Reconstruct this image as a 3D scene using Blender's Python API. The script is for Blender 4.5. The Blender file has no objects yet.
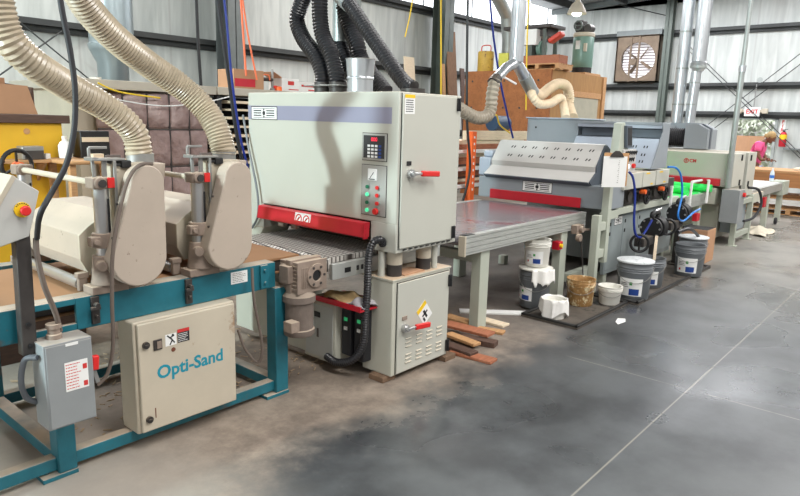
import bpy, bmesh, math, random
from mathutils import Vector, Matrix, Euler, Quaternion
random.seed(7)
SC = bpy.context.scene
COL = SC.collection
PI = math.pi
V = Vector

# ------------------------------------------------------------------ camera
FPX = 648.0
CAMH = 1.6
ex = V((567/FPX, 113/FPX, -1)).normalized()      # direction of the machine line (world +X) in camera axes
ey = V((-770/FPX, 150/FPX, -1)).normalized()     # across the line (world +Y)
ez = ex.cross(ey).normalized()
m_ = (ex + ey).normalized(); n_ = ez.cross(m_)
ex = ((m_ - n_) / math.sqrt(2)); ey = ((m_ + n_) / math.sqrt(2))
R3 = Matrix((ex, ey, ez))
cam_d = bpy.data.cameras.new('camera'); cam = bpy.data.objects.new('camera', cam_d); COL.objects.link(cam)
cam_d.sensor_width = 36; cam_d.sensor_fit = 'HORIZONTAL'; cam_d.lens = FPX/800*36
cam_d.clip_start = .05; cam_d.clip_end = 200
cam.matrix_world = Matrix.Translation((0, 0, CAMH)) @ R3.to_4x4()
SC.camera = cam

def at(x, y, X=None, Y=None, Z=None):
    """the point of the place seen at (x, y) of the photograph, on the plane X=, Y= or Z="""
    r = R3 @ V(((x-400)/FPX, -(y-248)/FPX, -1))
    o = V((0, 0, CAMH))
    t = X/r.x if X is not None else Y/r.y if Y is not None else (Z-CAMH)/r.z
    return o + r*t

# ------------------------------------------------------------------ mesh builder
def catmull(pts, n=8, closed=False):
    P = [V(p) for p in pts]; out = []
    N = len(P)
    for i in range(N if closed else N-1):
        if closed: a, b, c, d = P[i-1], P[i], P[(i+1) % N], P[(i+2) % N]
        else: a, b, c, d = P[max(i-1, 0)], P[i], P[i+1], P[min(i+2, N-1)]
        for k in range(n):
            t = k/n
            out.append(.5*((2*b)+(c-a)*t+(2*a-5*b+4*c-d)*t*t+(3*b-a-3*c+d)*t**3))
    if not closed: out.append(P[-1])
    return out

def resample(pts, step):
    out = [pts[0].copy()]; acc = 0
    for a, b in zip(pts, pts[1:]):
        L = (b-a).length
        if L < 1e-9: continue
        s = step-acc
        while s <= L:
            out.append(a+(b-a)*(s/L)); s += step
        acc = L-(s-step)
    return out

class MB:
    def __init__(s): s.bm = bmesh.new()
    def _faces(s, vs, fs):
        bv = [s.bm.verts.new(v) for v in vs]
        for f in fs:
            try: s.bm.faces.new([bv[i] for i in f])
            except ValueError: pass
        return s
    def box(s, x0, x1, y0, y1, z0, z1, M=None):
        if x0 > x1: x0, x1 = x1, x0
        if y0 > y1: y0, y1 = y1, y0
        if z0 > z1: z0, z1 = z1, z0
        vs = [V((x, y, z)) for x in (x0, x1) for y in (y0, y1) for z in (z0, z1)]
        if M is not None: vs = [M @ v for v in vs]
        return s._faces(vs, [(0,1,3,2),(4,6,7,5),(0,4,5,1),(2,3,7,6),(0,2,6,4),(1,5,7,3)])
    def obox(s, c, size, E=(0, 0, 0)):
        M = Matrix.Translation(c) @ Euler(E).to_matrix().to_4x4()
        a, b, d = size
        return s.box(-a/2, a/2, -b/2, b/2, -d/2, d/2, M)
    def bar(s, p0, p1, w, h, up=(0, 0, 1)):
        p0, p1 = V(p0), V(p1); d = (p1-p0); L = d.length; x = d.normalized(); u = V(up)
        if abs(x.dot(u)) > .95: u = V((1, 0, 0))
        y = u.cross(x).normalized(); z = x.cross(y)
        M = Matrix((x, y, z)).transposed().to_4x4(); M.translation = p0
        return s.box(0, L, -w/2, w/2, -h/2, h/2, M)
    def prism(s, poly, axis, a, b, M=None):
        n = len(poly)
        def mk(p, t):
            return V((t, p[0], p[1])) if axis == 'x' else V((p[0], t, p[1])) if axis == 'y' else V((p[0], p[1], t))
        vs = [mk(p, a) for p in poly]+[mk(p, b) for p in poly]
        if M is not None: vs = [M @ v for v in vs]
        fs = [tuple(range(n)), tuple(range(2*n-1, n-1, -1))]+[(i, (i+1) % n, n+(i+1) % n, n+i) for i in range(n)]
        s._faces(vs, fs); return s
    def cyl(s, p0, p1, r0, r1=None, n=20, cap=True):
        r1 = r0 if r1 is None else r1
        return s.tube([p0, p1], 1, n, [r0, r1], cap)
    def tube(s, pts, r, n=10, radii=None, cap=True, closed=False):
        P = [V(p) for p in pts]; N = len(P)
        T = []
        for i in range(N):
            if closed: t = P[(i+1) % N]-P[i-1]
            else: t = P[min(i+1, N-1)]-P[max(i-1, 0)]
            T.append(t.normalized() if t.length > 1e-9 else V((0, 0, 1)))
        up = V((0, 0, 1)) if abs(T[0].z) < .9 else V((1, 0, 0))
        u = T[0].cross(up).normalized()
        rings = []
        for i in range(N):
            u = (u-T[i]*u.dot(T[i])).normalized(); w = T[i].cross(u)
            rr = radii[i] if radii else r
            rings.append([s.bm.verts.new(P[i]+(u*math.cos(2*PI*k/n)+w*math.sin(2*PI*k/n))*rr) for k in range(n)])
        rng = N if closed else N-1
        for i in range(rng):
            a, b = rings[i], rings[(i+1) % N]
            for k in range(n):
                s.bm.faces.new((a[k], a[(k+1) % n], b[(k+1) % n], b[k]))
        if cap and not closed:
            s.bm.faces.new(rings[0][::-1]); s.bm.faces.new(rings[-1])
        return s
    def hose(s, pts, r, pitch=.02, depth=.08, n=18, sub=4, cap=True):
        P = resample(catmull(pts, 24), pitch/sub)
        rad = [r*(1-depth*(.5-.5*math.cos(2*PI*i/sub))) for i in range(len(P))]
        return s.tube(P, r, n, rad, cap)
    def lathe(s, prof, c=(0, 0, 0), n=24, M=None, cap=True):
        c = V(c); rings = []
        for r, z in prof:
            ring = []
            for k in range(n):
                p = V((r*math.cos(2*PI*k/n), r*math.sin(2*PI*k/n), z))
                if M is not None: p = M @ p
                ring.append(s.bm.verts.new(p+c))
            rings.append(ring)
        for a, b in zip(rings, rings[1:]):
            for k in range(n): s.bm.faces.new((a[k], a[(k+1) % n], b[(k+1) % n], b[k]))
        if cap:
            s.bm.faces.new(rings[0][::-1]); s.bm.faces.new(rings[-1])
        return s
    def sphere(s, c, r, n=14, M=None):
        rx, ry, rz = (r, r, r) if not hasattr(r, '__len__') else r
        prof = []
        c = V(c); rings = []
        h = n//2
        for j in range(1, h):
            t = PI*j/h; ring = []
            for k in range(n):
                p = V((rx*math.sin(t)*math.cos(2*PI*k/n), ry*math.sin(t)*math.sin(2*PI*k/n), -rz*math.cos(t)))
                if M is not None: p = M @ p
                ring.append(s.bm.verts.new(p+c))
            rings.append(ring)
        for a, b in zip(rings, rings[1:]):
            for k in range(n): s.bm.faces.new((a[k], a[(k+1) % n], b[(k+1) % n], b[k]))
        s.bm.faces.new(rings[0][::-1]); s.bm.faces.new(rings[-1])
        return s
    def torus(s, c, axis, R, r, n=28, m=8):
        ax = V(axis).normalized(); u = ax.orthogonal().normalized(); w = ax.cross(u); c = V(c)
        return s.tube([c+(u*math.cos(2*PI*i/n)+w*math.sin(2*PI*i/n))*R for i in range(n)], r, m, closed=True)
    def ring(s, c, axis, R0, R1, t, n=32):
        """flat washer of thickness t along axis"""
        ax = V(axis).normalized(); u = ax.orthogonal().normalized(); w = ax.cross(u); c = V(c)
        rr = []
        for (R, h) in ((R0, 0), (R1, 0), (R1, t), (R0, t)):
            rr.append([s.bm.verts.new(c+ax*h+(u*math.cos(2*PI*i/n)+w*math.sin(2*PI*i/n))*R) for i in range(n)])
        for a, b in zip(rr, rr[1:]+rr[:1]):
            for k in range(n): s.bm.faces.new((a[k], a[(k+1) % n], b[(k+1) % n], b[k]))
        return s
    def build(s, name, mat, parent=None, bevel=0, smooth=35, local=False, seg=2):
        bm = s.bm
        bmesh.ops.recalc_face_normals(bm, faces=bm.faces[:])
        me = bpy.data.meshes.new(name)
        o = bpy.data.objects.new(name, me); COL.objects.link(o)
        if parent is not None:
            o.parent = parent
            if not local:
                bmesh.ops.transform(bm, matrix=world_of(parent).inverted(), verts=bm.verts[:])
        elif not local:
            xs = [v.co for v in bm.verts]
            if xs:
                c = V(((min(v.x for v in xs)+max(v.x for v in xs))/2, (min(v.y for v in xs)+max(v.y for v in xs))/2, min(v.z for v in xs)))
                bmesh.ops.translate(bm, vec=-c, verts=bm.verts[:]); o.location = c
        bm.to_mesh(me); bm.free()
        for mt in (mat if isinstance(mat, (list, tuple)) else [mat]): me.materials.append(mt)
        if smooth:
            for p in me.polygons: p.use_smooth = True
            me.set_sharp_from_angle(angle=math.radians(smooth))
        if bevel:
            b = o.modifiers.new('bevel', 'BEVEL'); b.width = bevel; b.segments = seg; b.limit_method = 'ANGLE'; b.angle_limit = math.radians(50)
            b.harden_normals = False
        return o

def world_of(o):
    M = o.matrix_basis.copy(); p = o.parent
    while p is not None:
        M = p.matrix_basis @ M; p = p.parent
    return M

def tag(o, label, cat, group=None, kind=None):
    o['label'] = label; o['category'] = cat
    if group: o['group'] = group
    if kind: o['kind'] = kind
    return o
def thing(name, label, cat, loc=(0, 0, 0), rz=0, group=None):
    o = bpy.data.objects.new(name, None); COL.objects.link(o); o.empty_display_size = .1
    o.location = loc; o.rotation_euler = (0, 0, rz)
    return tag(o, label, cat, group)
def struct(o): o['kind'] = 'structure'; return o
def copy_tree(o, parent=None):
    c = o.copy(); COL.objects.link(c)
    if parent is not None: c.parent = parent
    for ch in [x for x in o.children]: copy_tree(ch, c)
    return c

# ------------------------------------------------------------------ materials
def S(r, g, b):
    f = lambda c: (c/255/12.92) if c/255 <= .04045 else ((c/255+.055)/1.055)**2.4
    return (f(r), f(g), f(b), 1)
def mul(c, k): return (min(c[0]*k, 1), min(c[1]*k, 1), min(c[2]*k, 1), 1)
MATS = {}
def mat(name, col, rough=.5, metal=0, var=.12, scale=6, bump=0, bscale=40, dust=None, damt=.8, wear=None, wamt=.5, wscale=9, emit=0, spec=.5, stretch=None, coat=0):
    m = bpy.data.materials.new(name); m.use_nodes = True; nt = m.node_tree; N = nt.nodes; L = nt.links
    b = N['Principled BSDF']
    b.inputs['Roughness'].default_value = rough; b.inputs['Metallic'].default_value = metal
    b.inputs['Specular IOR Level'].default_value = spec
    b.inputs['Coat Weight'].default_value = coat
    tc = N.new('ShaderNodeTexCoord'); mp = N.new('ShaderNodeMapping'); L.new(tc.outputs['Object'], mp.inputs[0])
    if stretch: mp.inputs['Scale'].default_value = stretch
    nz = N.new('ShaderNodeTexNoise'); nz.inputs['Scale'].default_value = scale; nz.inputs['Detail'].default_value = 6; nz.inputs['Roughness'].default_value = .6
    L.new(mp.outputs[0], nz.inputs[0])
    mr = N.new('ShaderNodeMapRange'); mr.inputs[1].default_value = .3; mr.inputs[2].default_value = .7; L.new(nz.outputs[0], mr.inputs[0])
    mx = N.new('ShaderNodeMix'); mx.data_type = 'RGBA'; mx.inputs[6].default_value = mul(col, 1-var); mx.inputs[7].default_value = mul(col, 1+var)
    L.new(mr.outputs[0], mx.inputs[0])
    out = mx.outputs[2]
    if wear is not None:
        n2 = N.new('ShaderNodeTexNoise'); n2.inputs['Scale'].default_value = wscale; n2.inputs['Detail'].default_value = 9; n2.inputs['Roughness'].default_value = .7
        L.new(mp.outputs[0], n2.inputs[0])
        r2 = N.new('ShaderNodeMapRange'); r2.inputs[1].default_value = 1-wamt-.04+.1; r2.inputs[2].default_value = 1-wamt+.04+.1; L.new(n2.outputs[0], r2.inputs[0])
        m2 = N.new('ShaderNodeMix'); m2.data_type = 'RGBA'; m2.inputs[7].default_value = wear
        L.new(r2.outputs[0], m2.inputs[0]); L.new(out, m2.inputs[6]); out = m2.outputs[2]
    if dust is not None:
        ge = N.new('ShaderNodeNewGeometry'); sx = N.new('ShaderNodeSeparateXYZ'); L.new(ge.outputs['True Normal'], sx.inputs[0])
        r3 = N.new('ShaderNodeMapRange'); r3.inputs[1].default_value = .35; r3.inputs[2].default_value = .9; L.new(sx.outputs[2], r3.inputs[0])
        n3 = N.new('ShaderNodeTexNoise'); n3.inputs['Scale'].default_value = 5; n3.inputs['Detail'].default_value = 5; L.new(mp.outputs[0], n3.inputs[0])
        r4 = N.new('ShaderNodeMapRange'); r4.inputs[1].default_value = .25; r4.inputs[2].default_value = .55; r4.inputs[3].default_value = .35; L.new(n3.outputs[0], r4.inputs[0])
        mm = N.new('ShaderNodeMath'); mm.operation = 'MULTIPLY'; L.new(r3.outputs[0], mm.inputs[0]); L.new(r4.outputs[0], mm.inputs[1])
        mk = N.new('ShaderNodeMath'); mk.operation = 'MULTIPLY'; mk.inputs[1].default_value = damt; L.new(mm.outputs[0], mk.inputs[0])
        m3 = N.new('ShaderNodeMix'); m3.data_type = 'RGBA'; m3.inputs[7].default_value = dust
        L.new(mk.outputs[0], m3.inputs[0]); L.new(out, m3.inputs[6]); out = m3.outputs[2]
    L.new(out, b.inputs['Base Color'])
    if bump:
        n4 = N.new('ShaderNodeTexNoise'); n4.inputs['Scale'].default_value = bscale; n4.inputs['Detail'].default_value = 4; L.new(mp.outputs[0], n4.inputs[0])
        bp = N.new('ShaderNodeBump'); bp.inputs['Strength'].default_value = bump; bp.inputs['Distance'].default_value = .02
        L.new(n4.outputs[0], bp.inputs['Height']); L.new(bp.outputs[0], b.inputs['Normal'])
    if emit:
        b.inputs['Emission Color'].default_value = col; b.inputs['Emission Strength'].default_value = emit
    MATS[name] = m
    return m

DUST = S(190, 172, 152)
M = {}
M['teal'] = mat('teal_paint', S(28, 103, 118), .45, var=.22, scale=5, dust=DUST, damt=.9, wear=S(84, 84, 82), wamt=.47, wscale=4)
M['cream'] = mat('cream_paint', S(180, 166, 152), .5, var=.07, scale=3, wear=S(84, 62, 50), wamt=.425, wscale=26, dust=S(205, 188, 168), damt=.5)
M['cream_clean'] = mat('cream_panel', S(190, 180, 162), .5, var=.08, scale=3, wear=S(150, 118, 90), wamt=.42, wscale=5)
M['cast'] = mat('dusty_casting', S(140, 124, 112), .75, var=.18, scale=12, dust=DUST, damt=.8, bump=.15)
M['chrome'] = mat('ground_steel', S(190, 190, 190), .3, .8, var=.08)
M['steel'] = mat('dull_steel', S(150, 150, 148), .45, .6, var=.15, dust=DUST, damt=.4)
M['dark_steel'] = mat('dark_steel', S(70, 66, 64), .5, .4, var=.25, dust=DUST, damt=.3)
M['plate_grey'] = mat('plate_grey', S(96, 86, 82), .6, .1, var=.12)
M['black'] = mat('black_plastic', S(26, 26, 28), .5, var=.2)
M['rubber'] = mat('black_rubber', S(38, 38, 42), .6, var=.2)
M['grey_cable'] = mat('grey_cable', S(88, 92, 98), .55, var=.1)
M['taupe_cable'] = mat('dusty_cable', S(104, 92, 84), .7, var=.1)
M['red'] = mat('red_paint', S(190, 22, 42), .42, var=.08, coat=.2)
M['red_plastic'] = mat('red_plastic', S(214, 40, 38), .4, var=.05)
M['yellow'] = mat('yellow_plastic', S(236, 196, 30), .45, var=.05)
M['green_btn'] = mat('green_button', S(20, 110, 80), .35, var=.05)
M['green_lit'] = mat('green_lit_button', S(90, 230, 170), .35, var=.02, emit=.5)
M['red_lit'] = mat('red_display', S(240, 40, 70), .4, var=.02, emit=1.2)
M['white'] = mat('white_paper', S(232, 232, 230), .6, var=.03)
M['ink'] = mat('black_ink', S(40, 40, 42), .6, var=.05)
M['red_ink'] = mat('red_ink', S(200, 50, 48), .6, var=.05)
M['teal_ink'] = mat('teal_lettering', S(20, 138, 160), .5, var=.03)
M['ebox'] = mat('grey_enclosure', S(138, 142, 144), .45, var=.05, dust=DUST, damt=.5)
M['belt_brown'] = mat('brown_belt', S(160, 120, 86), .8, var=.06, scale=4)
M['hose_tan'] = mat('tan_hose', S(172, 159, 138), .3, var=.16, scale=14, spec=.6)
M['hose_black'] = mat('black_hose', S(34, 34, 38), .35, var=.15, spec=.6)
M['galv'] = mat('galvanised_sheet', S(198, 202, 206), .3, .75, var=.1, scale=9, stretch=(1, 1, .3))
M['galv_dull'] = mat('galvanised_dull', S(165, 170, 168), .45, .5, var=.12, scale=5)
M['sander'] = mat('pale_green_grey_paint', S(186, 186, 176), .42, var=.03, scale=2, dust=S(200, 180, 155), damt=.5)
M['sander_dusty'] = mat('pale_green_grey_dusty', S(186, 185, 172), .5, var=.06, scale=4, dust=S(196, 172, 146), damt=.95)
M['lavender'] = mat('lavender_stripe', S(140, 140, 160), .42, var=.02)
M['alu'] = mat('aluminium_profile', S(186, 188, 184), .4, .45, var=.06)
M['blue_grey'] = mat('blue_grey_paint', S(140, 147, 153), .42, var=.05, scale=3)
M['blue_grey_l'] = mat('light_blue_grey_paint', S(168, 178, 192), .4, var=.05, scale=3)
M['blue_grey_d'] = mat('dark_blue_grey_paint', S(84, 92, 102), .45, var=.08, scale=3)
M['hood'] = mat('warm_grey_paint', S(190, 188, 185), .42, var=.03, scale=2)
M['pale_green'] = mat('pale_sage_paint', S(176, 181, 168), .5, var=.05, scale=4)
M['pad_brown'] = mat('cardboard', S(178, 136, 104), .8, var=.06)
M['wood'] = mat('raw_wood', S(186, 142, 98), .7, var=.2, scale=14, stretch=(1, 6, 6))
M['wood_red'] = mat('reddish_wood', S(158, 98, 70), .7, var=.25, scale=10, stretch=(1, 8, 8))
M['wood_pale'] = mat('pale_wood', S(222, 204, 178), .7, var=.1, scale=10, stretch=(1, 8, 8))
M['osb'] = mat('chipboard', S(150, 94, 54), .8, var=.2, scale=9, wear=S(122, 74, 42), wamt=.5, wscale=30)
M['osb_l'] = mat('plywood_panel', S(164, 124, 78), .8, var=.12, scale=6, stretch=(3, 3, .6))
M['yellow_paint'] = mat('yellow_board', S(226, 178, 38), .6, var=.1, scale=2)
M['pail'] = mat('grey_pail_plastic', S(104, 108, 112), .45, var=.08)
M['pail_white'] = mat('white_pail_plastic', S(222, 220, 212), .45, var=.05, wear=S(150, 140, 128), wamt=.42, wscale=12)
M['drips'] = mat('lacquer_drips', S(236, 234, 230), .45, var=.04, bump=.3, bscale=18)
M['lid_mess'] = mat('dried_lacquer', S(206, 210, 212), .4, var=.18, scale=22, wear=S(140, 146, 150), wamt=.5, wscale=16)
M['splat'] = mat('splattered_wood_stain', S(168, 128, 78), .55, var=.25, scale=24, wear=S(228, 214, 176), wamt=.53, wscale=22, bump=.4, bscale=25)
M['mat_rim'] = mat('black_mat_rim', S(36, 35, 34), .55, var=.3)
M['tray'] = mat('dirty_black_mat', S(84, 77, 70), .6, var=.4, scale=6, wear=S(30, 29, 28), wamt=.5, wscale=5)
M['blue_ink'] = mat('blue_print', S(30, 66, 140), .5, var=.04)
M['green_ink'] = mat('green_print', S(60, 150, 70), .5, var=.04)
M['blue_hose'] = mat('blue_hose', S(24, 46, 130), .35, var=.06)
M['sky_hose'] = mat('light_blue_hose', S(30, 120, 205), .35, var=.06)
M['air_hose'] = mat('pale_blue_hose', S(100, 140, 205), .35, var=.06)
M['orange'] = mat('orange_plastic', S(240, 104, 40), .45, var=.05)
M['orange_cable'] = mat('orange_cable', S(238, 120, 80), .5, var=.05)
M['yellow_cable'] = mat('yellow_cable', S(236, 200, 50), .5, var=.05)
M['green_glow'] = mat('green_fluorescent_belt', S(60, 235, 110), .45, var=.1, scale=5, wear=S(160, 250, 190), wamt=.5, wscale=6)
M['steel_struct'] = mat('grey_primer_steel', S(112, 118, 118), .5, .1, var=.1)
M['steel_green'] = mat('dark_green_grey_steel', S(84, 92, 86), .5, .1, var=.12)
M['steel_dark'] = mat('dark_primer_steel', S(58, 60, 60), .55, .1, var=.12)
M['skin'] = mat('brown_skin', S(120, 78, 58), .55, var=.06)
M['pink'] = mat('pink_cotton', S(236, 92, 148), .8, var=.06)
M['denim'] = mat('pale_denim', S(150, 172, 205), .85, var=.1)
M['hair'] = mat('sandy_hair', S(170, 142, 96), .7, var=.3, scale=30)
M['tank_green'] = mat('green_tank_paint', S(112, 144, 132), .3, var=.06)
M['glass_blue'] = mat('blue_cap', S(50, 110, 190), .4, var=.03)
M['hood_blue'] = mat('pale_steel_blue_paint', S(166, 175, 188), .36, var=.04, scale=3)
M['wood_bench'] = mat('brown_bench_wood', S(168, 116, 72), .7, var=.2, scale=6, stretch=(1, .3, 4))
M['fan_brown'] = mat('rusty_brown_sheet', S(116, 100, 84), .6, .2, var=.2, scale=4)
M['wood_dark'] = mat('dark_wood', S(84, 62, 52), .7, var=.25, scale=8, stretch=(1, 6, 6))
M['wood_brown'] = mat('brown_rough_wood', S(128, 96, 72), .8, var=.25, scale=8, stretch=(6, 6, 1))
M['blue_white'] = mat('pale_blue_card', S(190, 206, 226), .5, var=.1)
M['red_cover'] = mat('worn_red_paint', S(196, 70, 56), .5, var=.1)
M['yellow_green'] = mat('yellow_green_paint', S(196, 196, 86), .5, var=.1)
M['hose_cream'] = mat('cream_hose', S(228, 208, 178), .5, var=.08, scale=14)
M['blue_motor'] = mat('dark_blue_paint', S(40, 64, 92), .45, var=.1)
M['hose_grey'] = mat('dusty_grey_hose', S(160, 150, 134), .5, var=.1, scale=14)
M['base_grey'] = mat('pale_blue_grey_paint', S(140, 149, 150), .45, var=.06, scale=3, dust=DUST, damt=.4)
M['chips'] = mat('wood_chips', S(168, 146, 120), .8, var=.2, scale=30)
M['console'] = mat('light_grey_console', S(184, 184, 180), .45, var=.04, dust=DUST, damt=.4)
M['cast_dark'] = mat('grimy_casting', S(112, 100, 92), .75, var=.2, scale=10, dust=DUST, damt=.6, bump=.15)
M['grimy_wood'] = mat('grimy_wood', S(120, 96, 76), .8, var=.25, scale=10)
M['green_led'] = mat('green_led', S(60, 190, 120), .4, emit=.3)
M['alu_panel'] = mat('brushed_panel', S(168, 168, 164), .4, .2, var=.04)
M['duct_blue'] = mat('weathered_galvanised', S(156, 168, 172), .32, .55, var=.1, scale=4, stretch=(1, 1, .3))
M['ledge'] = mat('dusty_beige_sheet', S(180, 172, 158), .6, var=.1, scale=3)
# ------------------------------------------------------------------ the setting
YW, XF = 10.4, 19.5
def node_mat(name):
    m = bpy.data.materials.new(name); m.use_nodes = True
    return m, m.node_tree.nodes, m.node_tree.links, m.node_tree.nodes['Principled BSDF']
def floor_material():
    m, N, L, b = node_mat('sealed_concrete')
    tc = N.new('ShaderNodeTexCoord'); sx = N.new('ShaderNodeSeparateXYZ'); L.new(tc.outputs['Object'], sx.inputs[0])
    def noise(scale, detail=6, rough=.6, dist=0):
        n = N.new('ShaderNodeTexNoise'); n.inputs['Scale'].default_value = scale; n.inputs['Detail'].default_value = detail
        n.inputs['Roughness'].default_value = rough; n.inputs['Distortion'].default_value = dist; L.new(tc.outputs['Object'], n.inputs[0]); return n.outputs[0]
    def rng(src, a, c, d=0, e=1):
        r = N.new('ShaderNodeMapRange'); r.interpolation_type = 'SMOOTHSTEP'
        for i, v in ((1, a), (2, c), (3, d), (4, e)): r.inputs[i].default_value = v
        L.new(src, r.inputs[0]); return r.outputs[0]
    def math_(op, a, c, clamp=False):
        n = N.new('ShaderNodeMath'); n.operation = op; n.use_clamp = clamp
        for i, s in ((0, a), (1, c)):
            if isinstance(s, (int, float)): n.inputs[i].default_value = s
            elif s is not None: L.new(s, n.inputs[i])
        return n.outputs[0]
    def mix(f, a, c):
        n = N.new('ShaderNodeMix'); n.data_type = 'RGBA'
        for i, s in ((0, f), (6, a), (7, c)):
            if isinstance(s, tuple): n.inputs[i].default_value = s
            elif isinstance(s, (int, float)): n.inputs[i].default_value = s
            else: L.new(s, n.inputs[i])
        return n.outputs[2]
    big = noise(.55, 5, .55, .4); mid = noise(2.2, 8, .65); fine = noise(28, 5, .7)
    c = mix(rng(mid, .3, .7), S(52, 53, 55), S(80, 82, 84))
    c = mix(math_('MULTIPLY', rng(big, .42, .62), .5), c, S(98, 100, 101))
    c = mix(math_('MULTIPLY', rng(fine, .62, .75), .2), c, S(130, 128, 122))
    # sawdust tracked along the machines
    yy = math_('ADD', sx.outputs[1], math_('MULTIPLY', math_('SUBTRACT', mid, .5), 1.1))
    yy = math_('ADD', yy, math_('MULTIPLY', math_('SUBTRACT', big, .5), .6))
    near = rng(yy, 1.95, 2.45)
    xs = rng(sx.outputs[0], 3.6, 5.2, 1, .35)
    dustc = mix(rng(noise(3.5, 10, .75), .3, .75), S(112, 100, 90), S(164, 149, 134))
    c = mix(math_('MULTIPLY', math_('MULTIPLY', near, xs), .92), c, dustc)
    left = math_('MULTIPLY', rng(math_('ADD', sx.outputs[0], math_('MULTIPLY', mid, .5)), 2.1, 1.3), rng(yy, 1.4, 2.0))
    c = mix(math_('MULTIPLY', left, .75), c, S(168, 161, 152))
    far = math_('MULTIPLY', rng(sx.outputs[0], 5.5, 9.5), rng(mid, .25, .6, .35, 1))  # paler far floor: dust, with reflected light also put into the colour
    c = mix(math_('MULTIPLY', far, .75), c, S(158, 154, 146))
    # saw-cut joints
    j1 = rng(math_('ABSOLUTE', math_('SUBTRACT', sx.outputs[1], 1.08), None), .002, .0065, 1, 0)
    j2 = rng(math_('ABSOLUTE', math_('SUBTRACT', sx.outputs[0], 4.07), None), .002, .006, 1, 0)
    j2 = math_('MULTIPLY', j2, rng(mid, .4, .55))
    c = mix(math_('MULTIPLY', math_('MAXIMUM', j1, j2), .6), c, S(150, 144, 134))
    L.new(c, b.inputs['Base Color'])
    ro = math_('ADD', rng(noise(.75, 2, .5, .0), .42, .60, .40, .21), math_('MULTIPLY', near, .35))
    ro = math_('ADD', ro, math_('MULTIPLY', fine, .02))
    L.new(ro, b.inputs['Roughness'])
    bp = N.new('ShaderNodeBump'); bp.inputs['Strength'].default_value = .012; bp.inputs['Distance'].default_value = .004
    L.new(fine, bp.inputs['Height']); L.new(bp.outputs[0], b.inputs['Normal'])
    return m
def vinyl_material(axis):
    """white-faced insulation, creased vertically, with seams"""
    m, N, L, b = node_mat('white_vinyl_insulation')
    tc = N.new('ShaderNodeTexCoord'); mp = N.new('ShaderNodeMapping'); L.new(tc.outputs['Object'], mp.inputs[0])
    mp.inputs['Scale'].default_value = (3, 3, .35)
    n = N.new('ShaderNodeTexNoise'); n.inputs['Scale'].default_value = 2.2; n.inputs['Detail'].default_value = 6; n.inputs['Distortion'].default_value = .6; L.new(mp.outputs[0], n.inputs[0])
    mr = N.new('ShaderNodeMapRange'); mr.inputs[1].default_value = .3; mr.inputs[2].default_value = .7; L.new(n.outputs[0], mr.inputs[0])
    mx = N.new('ShaderNodeMix'); mx.data_type = 'RGBA'; mx.inputs[6].default_value = S(172, 176, 173); mx.inputs[7].default_value = S(200, 203, 199); L.new(mr.outputs[0], mx.inputs[0])
    sx = N.new('ShaderNodeSeparateXYZ'); L.new(tc.outputs['Object'], sx.inputs[0])
    md = N.new('ShaderNodeMath'); md.operation = 'PINGPONG'; md.inputs[1].default_value = .76; L.new(sx.outputs[axis], md.inputs[0])
    sr = N.new('ShaderNodeMapRange'); sr.inputs[1].default_value = .0; sr.inputs[2].default_value = .03; sr.inputs[3].default_value = .6; sr.inputs[4].default_value = 0; L.new(md.outputs[0], sr.inputs[0])
    m2 = N.new('ShaderNodeMix'); m2.data_type = 'RGBA'; m2.inputs[7].default_value = S(160, 158, 156); L.new(sr.outputs[0], m2.inputs[0]); L.new(mx.outputs[2], m2.inputs[6])
    L.new(m2.outputs[2], b.inputs['Base Color']); b.inputs['Roughness'].default_value = .45
    bp = N.new('ShaderNodeBump'); bp.inputs['Strength'].default_value = .28; bp.inputs['Distance'].default_value = .06
    L.new(n.outputs[0], bp.inputs['Height']); L.new(bp.outputs[0], b.inputs['Normal'])
    return m

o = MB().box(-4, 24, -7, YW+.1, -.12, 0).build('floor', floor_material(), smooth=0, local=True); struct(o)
o = MB().box(-4, XF+.1, YW, YW+.1, 0, 4.28).build('wall_left', vinyl_material(0), smooth=0, local=True); struct(o)
# far gable wall, with the glazed exit door's opening
DY0, DY1, DZ = 3.78, 4.86, 1.90
w = MB()
w.box(XF, XF+.1, DY1, YW, 0, 5.2); w.box(XF, XF+.1, -7, DY0, 0, 6.4); w.box(XF, XF+.1, DY0, DY1, DZ, 5.6)
w.prism([(DY0, 5.6), (DY1, 5.5), (YW, 5.05), (YW, 5.0), (DY0, 5.0)], 'x', XF, XF+.1)
o = w.build('wall_far', vinyl_material(1), smooth=0, local=True); struct(o)
# translucent daylight band above the upper girt of the left wall
band = mat('translucent_panel', S(236, 240, 244), .5, var=.05, scale=2, emit=2.6, stretch=(5, 1, .3))
o = MB().box(-4, XF+.1, YW+.02, YW+.06, 4.28, 5.15).build('window_1', band, smooth=0, local=True); struct(o)
b_ = MB()
for k in range(12): b_.box(-3.6+k*2.05, -3.575+k*2.05, YW-.005, YW+.02, 4.28, 5.12)
struct(b_.build('trim_8', M['steel_struct'], smooth=0, local=True))
# roof
r_ = MB()
r_.prism([(YW+.1, 5.08), (-7, 6.25), (-7, 6.35), (YW+.1, 5.18)], 'x', -4, XF+.1)
roof_m = mat('roof_insulation', S(150, 152, 152), .6, var=.15, scale=3)
struct(r_.build('ceiling', roof_m, smooth=0, local=True))
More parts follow.
